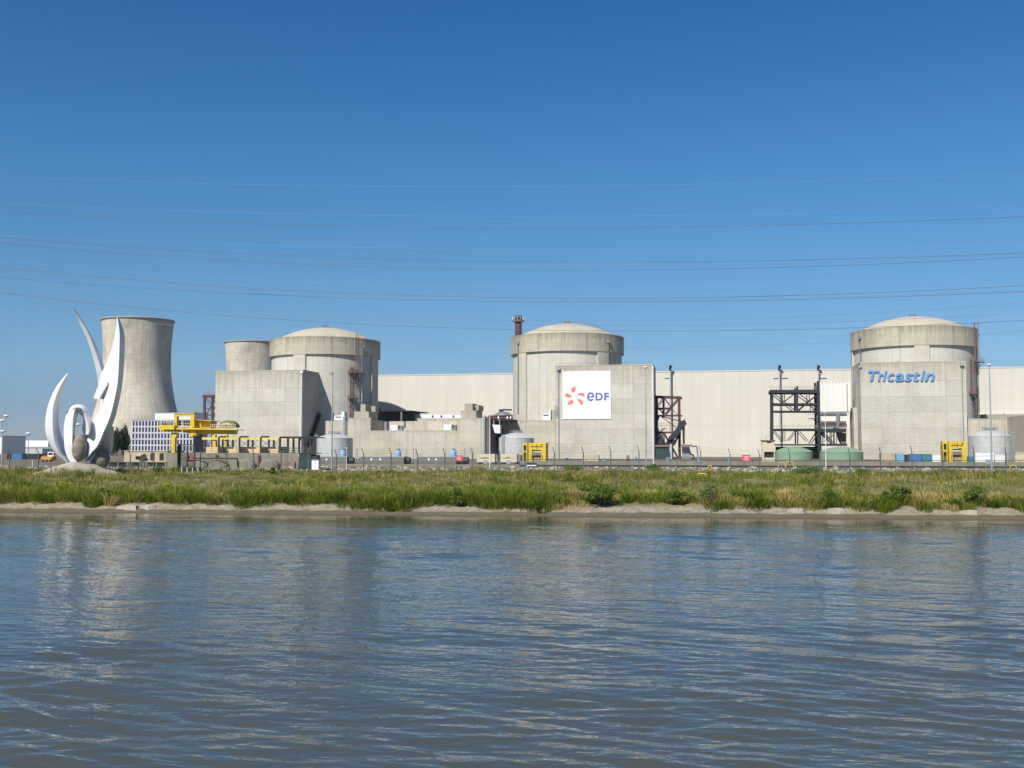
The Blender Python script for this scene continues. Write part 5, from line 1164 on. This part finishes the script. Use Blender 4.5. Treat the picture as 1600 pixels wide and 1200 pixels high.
b.build('machinery', M['dark'], t)
t = thing('crane_runway', 'long yellow runway beam behind the black hoist frames', 'runway beam', (X_(400, YG + 9), YG + 9, zi))
b = MB(); b.bar(at(316.5, 685.2, YG + 9), at(470, 686.2, YG + 9), .42, .4); b.build('beam', plain('pale_yellow_paint', (0.80, 0.62, 0.14), .5), t)
b = MB()
for px in (342, 364, 395, 428, 468): q = at(px, 686, YG + 9.2); MB().bar((q.x, q.y, zi if q.x < xi1 else GZ), q, .28).build('post', M['black'], t)

# ---------------------------------------------------------------- lamp posts
def lamp(px, pt, Y, style, label, w=2.2, group='lamp posts', m='bpole'):
    X = X_(px, Y, 700); zt = Z_(px, pt, Y); k = mpp(px, Y); zg = float(ground_z(X, Y)) if Y < 190 else GZ
    t = thing('street_lamp', label, 'lamp post', (X, Y, zg), group); b = MB()
    b.tube((X, Y, zg - .3), (X, Y, zg + .55*(zt - zg)), w*k*.5, w*k*.38, n=12); b.tube((X, Y, zg + .55*(zt-zg)), (X, Y, zt - .1), w*k*.36, w*k*.22, n=12); b.build('pole', M[m], t)
    b = MB()
    if style == 'arm': 
        b.add([(X + a*k, Y + q, zt + z_*k) for q in (-.28, .28) for a, z_ in ((1.2, -.9), (1.2, .3), (-.5, .9), (-3.6, .9), (-5, 0), (-4.4, -.7))], [(0,1,2,3,4,5), (11,10,9,8,7,6)] + [(i, (i+1) % 6, 6+(i+1) % 6, 6+i) for i in range(6)])
    elif style == 'disc': b.lathe(X, Y, [(.01, zt - 1.6*k), (1.8*k, zt - 1.2*k), (3.8*k, zt - .2*k), (3.8*k, zt + .4*k), (2.6*k, zt + 1.5*k), (.01, zt + 1.8*k)], n=20)
    else: b.box(X - 1.5*k, X + 1.5*k, Y - .2, Y + .2, zt - .6*k, zt + .6*k)
    b.build('lamp_head', M['lgrey'] if style == 'arm' else M['white'], t)
lamp(518.6, 583, 121, 'arm', 'tall lamp post with a short one-sided arm in front of the left domed building', 2.6)
lamp(1009.5, 574, 152, 'disc', 'tall lamp post with a disc head right of the square white sign', 2.1)
lamp(1549, 570, 118, 'disc', 'thick lamp post with a disc head in front of the silver tank', 3.2)
lamp(1020.8, 575, 160, 'box', 'slim white pole along the right edge of the white sign block', 1.7, m='white')
lamp(765.3, 646, 180, 'box', 'slim white pole before the dark recess left of the grey tank', 1.6, m='white')
lamp(1290.2, 644, 180, 'box', 'slim white pole before the green tank beside the blue lettering block', 1.6, m='white')
lamp(1571, 645, 160, 'box', 'slim pale pole right of the silver tank', 2.0, m='lgrey')
lamp(541.6, 700, 150, 'box', 'short pale pole beside the left blue drum', 1.2, m='white')
for px, pt, Y, w, s in ((3, 657, 260, 'highest at the left edge', 1.6), (8.5, 650, 330, 'beside the left edge, with the highest head', 1.2), (3.6, 674, 200, 'at the left edge, with the lowest head', 1.8), (44, 677.5, 330, 'in front of the small white building', 1.2), (121, 663.5, 330, 'seen through the arch of the white sculpture', 1.2)):
    lamp(px, pt, Y, 'disc', 'distant lamp post ' + w, s, 'distant lamp posts on the left', 'lgrey')

# ---------------------------------------------------------------- mesh fence
def fence(name, label, pxs, Y0, top=696.5):
    X0, X1 = X_(pxs[0], Y0, 720), X_(pxs[-1], Y0, 720); t = thing(name, label, 'fence', ((X0+X1)/2, Y0, 2.35)); wb = MB(); tops = []
    for px in pxs:
        X = X_(px, Y0, 720); zg = float(ground_z(X, Y0)); z1 = zg + 2.35; b = MB(); b.box(X - .055, X + .055, Y0 - .05, Y0 + .05, zg - .3, z1); b.bar((X, Y0, z1 - .02), (X - .17, Y0 - .25, z1 + .6), .06); b.build('post', M['post'], t); tops.append((X, z1))
    for (xa, za), (xb_, zb_) in zip(tops[:-1], tops[1:]):
        for q in range(12): dz = -.02 - q*.2; wb.bar((xa, Y0 - .06, za + dz), (xb_, Y0 - .06, zb_ + dz), .022 if q == 0 else .007)
        for q in range(3): f_ = .25 + .3*q; wb.bar((xa - .17*f_, Y0 - .25*f_, za + .6*f_), (xb_ - .17*f_, Y0 - .25*f_, zb_ + .6*f_), .012)
        nn = int((xb_ - xa)/.2)
        for q in range(1, nn): x = xa + (xb_-xa)*q/nn; wb.bar((x, Y0 - .06, za - 2.2), (x, Y0 - .06, za), .006)
    wb.build('mesh', M['post'], t)
fence('fence', 'long green grey mesh fence with angled post tops along the bank, right of the gate', [313, 354, 396, 439, 482, 525.5, 568, 611, 652.5, 695, 738, 781, 821, 866, 911.5, 954.5, 998.5, 1047, 1095, 1141, 1187, 1234, 1281, 1328, 1376, 1425, 1473, 1522, 1572, 1622, 1672], 112.0)
fence('fence', 'mesh fence with angled post tops left of the gate, behind the sculpture', [-75, -30, 15, 60, 106, 155, 203.5, 240, 277], 119.0)
YGt = 110.5; t = thing('mesh_gate', 'dark green mesh gate frame taller than the fence, left of the rounded intake bays', 'gate', (X_(292, YGt), YGt, 2.3))
for px, w, pt in ((280.3, .26, 694), (293, .12, 697), (304.8, .12, 695)):
    q = at(px, pt, YGt); MB().bar((q.x, YGt, 2.0), q, w).build('post', M['dgreen'], t)
b = MB(); b.bar(at(280, 695.3, YGt), at(305, 695.3, YGt), .12); b.bar(at(280, 717, YGt), at(305, 717, YGt), .07); b.build('rail', M['dgreen'], t)
b = MB()
for q in range(22): px = 281 + q*1.13; b.bar(at(px, 697, YGt), (X_(px, YGt, 720), YGt, 2.3), .016)
for q in range(18): y = 698 + q*2.3; b.bar(at(281, y, YGt), at(304.8, y, YGt), .016)
b.build('mesh', M['dgreen'], t)
for i in range(6):
    px = 284 + i*8.5; Y = 107 + (i % 2); X = X_(px, Y, 735); zg = float(ground_z(X, Y)); t = thing('marker_post', 'short pale marker post in the grass below the gate, number %s from the left' % ('one', 'two', 'three', 'four', 'five', 'six')[i], 'post', (X, Y, zg), 'short marker posts below the gate')
    MB().box(X - .05, X + .05, Y - .05, Y + .05, zg - .2, zg + .75 - .06*i).build('post', M['tank'], t); MB().box(X - .07, X + .07, Y - .07, Y + .07, zg + .75 - .06*i, zg + .8 - .06*i).build('cap', M['grey'], t)
# ---------------------------------------------------------------- white sculpture
YS = 102.0; kS = mpp(130, YS); Xs = X_(120, YS, 738); zS = Z_(120, 738, YS)
t = thing('sculpture', 'tall white abstract sculpture of curved blades around a stone egg on a faceted pedestal', 'sculpture', (Xs, YS, zS))
def blade(name, rows, D, Y=YS, m='sculpt'):
    """rows: (xL,yL, xM,yM, xR,yR) in photo pixels at distance Y; L and R are the outer edges, M the front ridge; D = depths L,M,R,B"""
    b = MB(); vs = []; n_ = len(rows)
    def interp(a, c_, f_): return tuple(u + (v - u)*f_ for u, v in zip(a, c_))
    dense = []
    for i in range(n_ - 1):
        p0 = rows[max(i-1, 0)]; p1 = rows[i]; p2 = rows[i+1]; p3 = rows[min(i+2, n_-1)]
        for s in range(6):
            u = s/6; dense.append(tuple(.5*((2*b1) + (-a + c_)*u + (2*a - 5*b1 + 4*c_ - d)*u*u + (-a + 3*b1 - 3*c_ + d)*u**3) for a, b1, c_, d in zip(p0, p1, p2, p3)))
    dense.append(rows[-1])
    L = len(dense)
    for i, r_ in enumerate(dense):
        w = math.hypot(r_[4]-r_[0], r_[5]-r_[1])/max(max(math.hypot(q[4]-q[0], q[5]-q[1]) for q in rows), 1e-6); w = .12 + .88*w
        for (x, y, dd) in ((r_[0], r_[1], D[0]), (r_[2], r_[3], D[1]), (r_[4], r_[5], D[2]), ((r_[0]+r_[4])/2, (r_[1]+r_[5])/2, D[3])):
            q = at(x, y, Y + dd*w); vs.append((q.x, q.y, q.z))
    fs = [(4*i+j, 4*i+(j+1) % 4, 4*i+4+(j+1) % 4, 4*i+4+j) for i in range(L-1) for j in range(4)] + [(0,1,2,3), (4*L-4, 4*L-1, 4*L-2, 4*L-3)]
    b.add(vs, fs); return b.build(name, M[m], t)
q = lambda x, y: (60 + x/4.287, 470 + y/4.287)
def rw(*a): return tuple(v for i in range(0, 6, 2) for v in q(a[i], a[i+1]))
# big right blade
blade('tall_blade', [rw(526, 108, 530, 108, 540, 112), rw(516, 200, 543, 205, 575, 215), rw(492, 320, 543, 320, 578, 318), rw(450, 430, 538, 440, 573, 440), rw(410, 520, 530, 550, 562, 560), rw(440, 610, 512, 650, 542, 670), rw(420, 710, 480, 775, 512, 790), rw(370, 800, 440, 870, 470, 890), rw(318, 890, 395, 970, 418, 985), rw(322, 960, 350, 1020, 372, 1030), rw(316, 1040, 318, 1075, 325, 1078)], (.9, 0, 3.0, 3.3))
b = MB(); 
P1 = [q(412, 515), q(455, 545), q(452, 562), q(405, 640), q(400, 660), q(358, 652)]
vs = [at(*p_, YS) for p_ in P1]; b.add([(v.x, v.y + .25, v.z) for v in vs] + [(v.x + .0, v.y + 1.6, v.z + .1) for v in vs], [(0,1,2,3,4,5), (11,10,9,8,7,6)] + [(i, (i+1) % 6, 6+(i+1) % 6, 6+i) for i in range(6)]); b.build('hooked_spur', M['sculpt'], t)
b = MB(); vs = [at(*q(x_, y_), YS) for x_, y_ in ((452, 560), (455, 600), (432, 700), (420, 715), (410, 690), (408, 640))]; b.add([(v.x, v.y + 1.2, v.z) for v in vs] + [(v.x, v.y + 2.2, v.z) for v in vs], [(0,1,2,3,4,5), (11,10,9,8,7,6)] + [(i, (i+1) % 6, 6+(i+1) % 6, 6+i) for i in range(6)]); b.build('inner_fin', M['sculpt'], t)
# slim rear blade
blade('slim_blade', [rw(228, 48, 232, 46, 240, 50), rw(270, 140, 290, 135, 302, 145), rw(322, 250, 345, 240, 362, 248), rw(360, 360, 385, 350, 408, 345), rw(385, 460, 420, 460, 438, 440), rw(400, 560, 440, 560, 470, 560), rw(420, 720, 450, 720, 470, 720), rw(400, 900, 430, 920, 460, 930), rw(330, 1070, 350, 1085, 370, 1090)], (4.3, 3.2, 3.9, 5.0))
# left blade
blade('left_blade', [rw(194, 484, 198, 484, 203, 486), rw(120, 575, 138, 590, 165, 590), rw(68, 690, 100, 700, 140, 690), rw(46, 800, 95, 815, 135, 800), rw(50, 890, 100, 900, 150, 890), rw(80, 970, 115, 965, 180, 970), rw(130, 1040, 150, 1040, 200, 1030), rw(185, 1082, 192, 1085, 208, 1080)], (.3, -.9, 1.3, 2.0))
# arch
blade('arch_leg', [rw(185, 765, 245, 720, 268, 728), rw(172, 830, 232, 780, 262, 775), rw(170, 900, 228, 860, 248, 850), rw(176, 990, 228, 960, 246, 940), rw(196, 1050, 240, 1040, 252, 1030), rw(215, 1085, 258, 1082, 268, 1075)], (-.2, -1.2, .7, .8))
blade('arch_top', [rw(183, 770, 215, 745, 258, 735), rw(212, 708, 235, 718, 268, 748), rw(260, 694, 268, 715, 279, 762), rw(305, 704, 295, 728, 291, 772), rw(337, 742, 318, 762, 300, 800), rw(358, 800, 333, 815, 299, 838), rw(366, 850, 338, 865, 300, 878), rw(358, 892, 333, 896, 305, 900)], (1.6, -.6, 1.2, 2.0))
blade('arch_foot', [rw(300, 820, 306, 830, 312, 860), rw(292, 850, 300, 860, 310, 880), rw(300, 890, 310, 890, 330, 892), rw(310, 960, 325, 960, 345, 960), rw(312, 1070, 320, 1070, 330, 1070)], (2.2, 1.6, 2.2, 3.0))
# right low blade
blade('right_shell', [rw(490, 838, 500, 840, 505, 842), rw(450, 920, 490, 900, 505, 900), rw(415, 985, 485, 985, 500, 970), rw(395, 1040, 465, 1050, 485, 1020), rw(330, 1090, 420, 1092, 450, 1080)], (3.2, 2.6, 3.6, 4.4))
# stone egg
ec = at(*q(285, 990), YS); e0 = at(*q(285, 895), YS); b = MB(); er = 43/4.287*kS; eh = (e0.z - at(*q(285, 1080), YS).z)/2; vs = []
for i in range(17):
    a = math.pi*i/16
    for k in range(28): u = 2*math.pi*k/28; rr = er*math.sin(a)*(1 + .08*math.cos(a)); vs.append((ec.x + rr*math.cos(u), ec.y - .3 + rr*math.sin(u), ec.z + .1 - eh*math.cos(a)))
b.add(vs, [(i*28+k, i*28+(k+1) % 28, (i+1)*28+(k+1) % 28, (i+1)*28+k) for i in range(16) for k in range(28)], True); b.build('stone_egg', M['egg'], t)
b = MB(); ec2 = at(*q(372, 1060), YS); vs = []
for i in range(13):
    a = math.pi*i/12
    for k in range(20): u = 2*math.pi*k/20; vs.append((ec2.x + 40/4.287*kS*math.sin(a)*math.cos(u), ec2.y + 1.6 + .9*math.sin(a)*math.sin(u), ec2.z - 1.0*math.cos(a)))
b.add(vs, [(i*20+k, i*20+(k+1) % 20, (i+1)*20+(k+1) % 20, (i+1)*20+k) for i in range(12) for k in range(20)], True); b.build('lower_stone', M['egg'], t)
# pedestal
b = MB(); P_ = lambda x, y, dy: (lambda v: (v.x, v.y + dy, v.z))(at(*q(x, y), YS + dy*0))
pts = {'a': (-5, 1172, -2.0), 'b': (120, 1175, -3.6), 'c': (240, 1165, -5.5), 'd': (345, 1160, -3.4), 'p1': (205, 1084, -0.3), 'p2': (278, 1078, -1.0), 'r': (345, 1120, 2.5), 'e': (482, 1140, 3), 'l': (30, 1140, 3.5), 'bk': (250, 1085, 5)}
V_ = {k: P_(*v) for k, v in pts.items()}
for k in ('a', 'b', 'c', 'd', 'e', 'l'): V_[k] = (V_[k][0], V_[k][1], zS - .35)
V_['bk'] = (V_['bk'][0], YS + 5, zS - .3); V_['r'] = (V_['r'][0], YS + .8, zS + .9)
names = list(V_); ix = {k: i for i, k in enumerate(names)}
b.add([V_[k] for k in names], [tuple(ix[c_] for c_ in f_) for f_ in (('a', 'b', 'p1'), ('b', 'c', 'p1'), ('c', 'p2', 'p1'), ('c', 'd', 'p2'), ('d', 'r', 'p2'), ('d', 'e', 'r'), ('a', 'p1', 'l'), ('l', 'p1', 'bk'), ('p1', 'p2', 'bk'), ('p2', 'r', 'bk'), ('r', 'e', 'bk'), ('a', 'l', 'bk', 'e', 'd', 'c', 'b'))]); b.build('pedestal', M['ped'], t)

# ---------------------------------------------------------------- far left and behind the crane
YO = 545; t = thing('office_building', 'white five storey office block with rows of narrow dark windows', 'office building', (X_(253, YO), YO, GZ))
x0, x1 = X_(206, YO), X_(301, YO); z1, z0 = Z_(250, 656.8, YO), GZ; ncol = 19; nrow = 5; cw = (x1-x0)/ncol; yb5 = Z_(250, 705.5, YO); rh = (z1 - yb5)/nrow
MB().box(x0, x1, YO + .5, YO + 16, GZ - 1, z1 - .05).build('wall', M['brown'], t)
MB().box(x0 - .1, x1 + .1, YO - .1, YO + 16, z1 - .05, z1 + .35).build('roof', M['grey'], t)
MB().box(x0, x1, YO, YO + .48, GZ - 1, yb5).build('base', M['sign'], t)
b = MB()
for r_ in range(nrow + 1): zc = yb5 + rh*r_; b.box(x0, x1, YO - .12, YO + .2, zc - .38 if r_ else zc, min(zc + .38, z1 - .06))
for c_ in range(ncol + 1): b.box(x0 + cw*c_ - .36, x0 + cw*c_ + .36, YO, YO + .3, yb5, z1 - .1)
b.build('facade_grid', plain('pale_mauve_panels', (0.60, 0.59, 0.64), 0.6, var=0.04), t)
first = None
for r_ in range(nrow):
    for c_ in range(ncol):
        xc, zc = x0 + cw*(c_+.5), yb5 + rh*(r_+.5)
        if first is None:
            first = MB().box(xc - cw/2 + .3, xc + cw/2 - .3, YO + .12, YO + .2, zc - rh/2 + .3, zc + rh/2 - .3).build('window', M['pglass'], t); fx, fz = xc, zc
        else:
            w_ = first.copy(); C.objects.link(w_); w_.location = (xc - fx, 0, zc - fz)
b = MB()
for k in range(10): X = x0 + 2 + k*3.4; b.bar((X, YO + 2, z1), (X, YO + 2, z1 + 2.2), .12)
b.build('roof_mast', M['lgrey'], t)
YO2 = 600; t = thing('white_building', 'plain white upper storey behind the yellow crane and office block', 'building', (X_(270, YO2), YO2, GZ)); MB().pbox(241.5, 303, 645.3, None, YO2, 18, GZ).build('wall', M['sign'], t)
MB().pbox(241.2, 303.3, 644.4, 645.3, YO2 - .2, 18.4).build('roof_edge', M['lgrey'], t)
Y = 235; t = thing('service_building', 'low tan service building with dark doors in front of the office block', 'building', (X_(228, Y), Y, GZ))
MB().pbox(194, 262, 705.2, None, Y, 8, GZ - .3).build('wall', M['tan'], t); MB().pbox(193.5, 262, 704, 705.2, Y - .2, 8.4).build('roof', M['cream'], t)
for a_, b_ in ((235, 241.5), (249, 256)): MB().pbox(a_, b_, 708, 719.5, Y - .04, .1).build('door', M['dark'], t)
MB().pbox(226, 231, 716.5, 720, Y - .04, .1).build('window', M['pglass'], t); MB().pbox(212, 217.5, 712.5, 718, Y - .04, .1).build('window', M['pglass'], t)
b = MB(); b.pprism([(211, 712), (219, 709), (223.5, 709), (217.5, 713)], Y - 1.3, 1.28); b.build('awning', M['cream'], t)
Y = 150; t = thing('barrier_fence', 'low dark rail fence with grey panels in front of the tan service building', 'fence', (X_(215, Y), Y, 1.5)); b = MB()
for k in range(20): q_ = at(166 + k*5, 722, Y); b.bar((q_.x, Y, 1.3), (q_.x, Y, 2.7), .08)
b.bar((X_(166, Y), Y, 2.7), (X_(261, Y), Y, 2.7), .1); b.bar((X_(166, Y), Y, 2.2), (X_(261, Y), Y, 2.2), .07); b.build('rail', M['black'], t)
b = MB()
for p0 in (172, 186, 207, 232, 246): b.pbox(p0, p0 + 9, 722, 729, Y + .2, .4)
b.build('panel', M['dgreen'], t)
Y = 520; t = thing('white_building', 'small plain white building left of the sculpture', 'building', (X_(55, Y), Y, GZ)); MB().pbox(36, 75, 687.5, None, Y, 14, GZ).build('wall', M['sign'], t); MB().pbox(35.6, 75.4, 686.6, 687.5, Y - .2, 14.4).build('roof_edge', M['lgrey'], t); MB().pbox(37.5, 40, 688.5, 691.5, Y - .1, .2).build('window', M['pglass'], t); MB().pbox(76, 84, 693, None, Y + 4, 10, GZ).build('side_wing', M['brown'], t)
Y = 400; t = thing('warehouse', 'long low grey roofed warehouse at the left edge', 'building', (X_(20, Y), Y, GZ)); 
b = MB(); b.pprism([(-150, 709), (-150, 700), (-130, 698.3), (33, 698.3), (36, 701), (66, 701), (66, 709)], Y, 25); b.build('roof', M['tank'], t); MB().pbox(-150, 66, 709, None, Y + .5, 24, GZ).build('wall', M['brown'], t)
Y = 300; t = thing('white_building', 'corner of a white building at the very left edge', 'building', (X_(-20, Y), Y, GZ)); MB().pbox(-90, 2.2, 682, None, Y, 12, GZ).build('wall', M['sign'], t); MB().pbox(-90.5, 2.6, 681, 682, Y - .2, 12.4).build('roof_edge', M['lgrey'], t)
cont(19, 35, 709, 280, 'dblue', 'blue shipping container left of the sculpture'); cont(36, 60, 710.5, 285, 'dgreen', 'long dark green skip right of the blue shipping container')
cont(-20, 12, 710, 285, 'rust2', 'reddish brown container at the left edge')
Y = 215; X = X_(73, Y); t = thing('excavator', 'yellow orange digger with a white cab behind the fence left of the sculpture', 'excavator', (X, Y, GZ))
MB().pbox(64, 80.5, 713.3, 719.8, Y, 1.8).build('body', plain('orange_yellow', (0.65, .33, .03), .5), t); MB().pbox(74.5, 83.5, 706, 713.2, Y + .3, 1.2).build('cab', M['sign'], t); MB().pbox(75.6, 82, 707.4, 711, Y + .25, .1).build('cab_window', M['pglass'], t)
b = MB(); 
for px in (67, 73, 79): q_ = at(px, 719.6, Y); b.tube(q_ + Vector((0, -.1, 0)), q_ + Vector((0, .4, 0)), .3, n=12)
b.build('wheel', M['black'], t); b = MB(); b.path([at(81, 715, Y), at(87, 711.5, Y), at(91, 718.5, Y)], .16); b.build('arm', M['rust2'], t)
Y = 150; X = X_(52.5, Y); t = thing('concrete_pillar', 'short pale round pillar on the rubble left of the sculpture', 'pillar', (X, Y, 1.4)); MB().tube((X, Y, 1.2), (X, Y, Z_(52, 720.5, Y)), .14, n=12).build('shaft', M['tank'], t); MB().tube((X, Y, Z_(52, 720.5, Y)), (X, Y, Z_(52, 719.8, Y)), .17, n=12).build('cap', M['sign'], t)

def tree(px, Y, h, rx, label, N=5200):
    X = X_(px, Y); t = thing('tree', label, 'tree', (X, Y, GZ), 'dark trees beside the cooling tower')
    v, f, c = leafcloud(N*2, rx*1.15, rx, h*.52, .2, [(0.022, .045, .012), (.06, .095, .022)], 34, h*.5); tris_object('crown', v + np.array([X, Y, GZ]), f, c, M['leaf'], (X, Y, GZ), t)
    b = MB(); b.tube((X, Y, GZ - .3), (X + .1, Y, GZ + h*.45), .26, .16, n=9); b.tube((X + .1, Y, GZ + h*.45), (X, Y, GZ + h*.85), .16, .04, n=8)
    for k in range(9): a = k*2.4; z = GZ + h*(.22 + .06*k); b.tube((X, Y, z), (X + math.cos(a)*rx*.7, Y + math.sin(a)*rx*.7, z + h*.12), .08, .02, n=6)
    b.build('trunk', M['bark'], t)
tree(183, 380, 12.2, 1.9, 'slim dark tree right beside the white sculpture'); tree(195.5, 384, 12.6, 2.1, 'slightly taller dark tree left of the office block'); tree(174, 395, 7.5, 2.0, 'lowest dark tree, partly behind the white sculpture', 3000)

# ---------------------------------------------------------------- power lines
YP = 210.0
LN = [((0, 275), (800, 291.5), (1600, 271), 'l'), ((0, 317), (800, 338), (1600, 322), 'l'), ((0, 330.5), (800, 356), (1600, 338.5), 'd'), ((0, 368), (800, 390), (1600, 384), 'l'), ((0, 371), (800, 408.5), (1600, 395), 'd'),
      ((0, 375.5), (800, 415.5), (1600, 396.5), 'd2'), ((0, 379.5), (800, 421.5), (1600, 401.5), 'd'), ((0, 408), (800, 450), (1600, 433), 'l'), ((0, 417), (800, 465), (1600, 446), 'd'), ((0, 419), (800, 467), (1600, 453), 'd2'), ((0, 433), (800, 471), (1600, 455.5), 'd'),
      ((0, 440), (800, 500.5), (1600, 473), 'd2'), ((0, 455.5), (800, 507), (1600, 489), 'd2'), ((0, 457), (800, 515), (1600, 500.5), 'd'), ((0, 474), (800, 541), (1600, 517), 'd2')]
nm = ['topmost faint pale', 'second faint pale', 'first dark', 'faint pale, just above the upper bundle', 'top of the upper bundle', 'middle of the upper bundle', 'bottom of the upper bundle', 'faint pale, above the middle bundle', 'top of the middle bundle', 'centre of the middle bundle', 'bottom of the middle bundle', 'thin, top of the lower group', 'thin, second of the lower group', 'darkest of the lower group', 'lowest, passing behind the domes']
M['wirem'] = plain('thin_conductor', (0.2, .25, .32), .5, var=.05)
for i, (p0, p1, p2, kd) in enumerate(LN):
    Yw_ = YP if i < 14 else 470; Yw_ += (i % 3)*6; A, B, D = at(*p0, Yw_), at(*p1, Yw_), at(*p2, Yw_)
    co = np.polyfit([A.x, B.x, D.x], [A.z, B.z, D.z], 2); xs_ = np.linspace(A.x - 90, D.x + 90, 70); b = MB(); pts = [(x, Yw_, float(np.polyval(co, x))) for x in xs_]
    r = {'l': .013, 'd': .042, 'd2': .032}[kd]*(2.0 if i == 14 else 1); b.path(pts, r, 5)
    tag(b.build('power_line', M[{'l': 'wirel', 'd': 'wire', 'd2': 'wirem'}[kd]], origin=(B.x, Yw_, B.z)), 'thin overhead wire across the sky, ' + nm[i], 'power line', 'overhead power lines')
# ---------------------------------------------------------------- air
m = bpy.data.materials.new('thin_haze'); m.use_nodes = True; n = m.node_tree.nodes; l = m.node_tree.links
n.remove(n['Principled BSDF']); pv = n.new('ShaderNodeVolumePrincipled'); pv.inputs['Color'].default_value = (0.75, 0.86, 1, 1); pv.inputs['Density'].default_value = 0.00004
l.new(pv.outputs[0], n['Material Output'].inputs['Volume'])
o = MB().box(-9500, 9500, -120, 8600, -6, 175).build('haze', m); o['kind'] = 'stuff'; tag(o, 'thin blue air haze over the whole scene', 'haze')
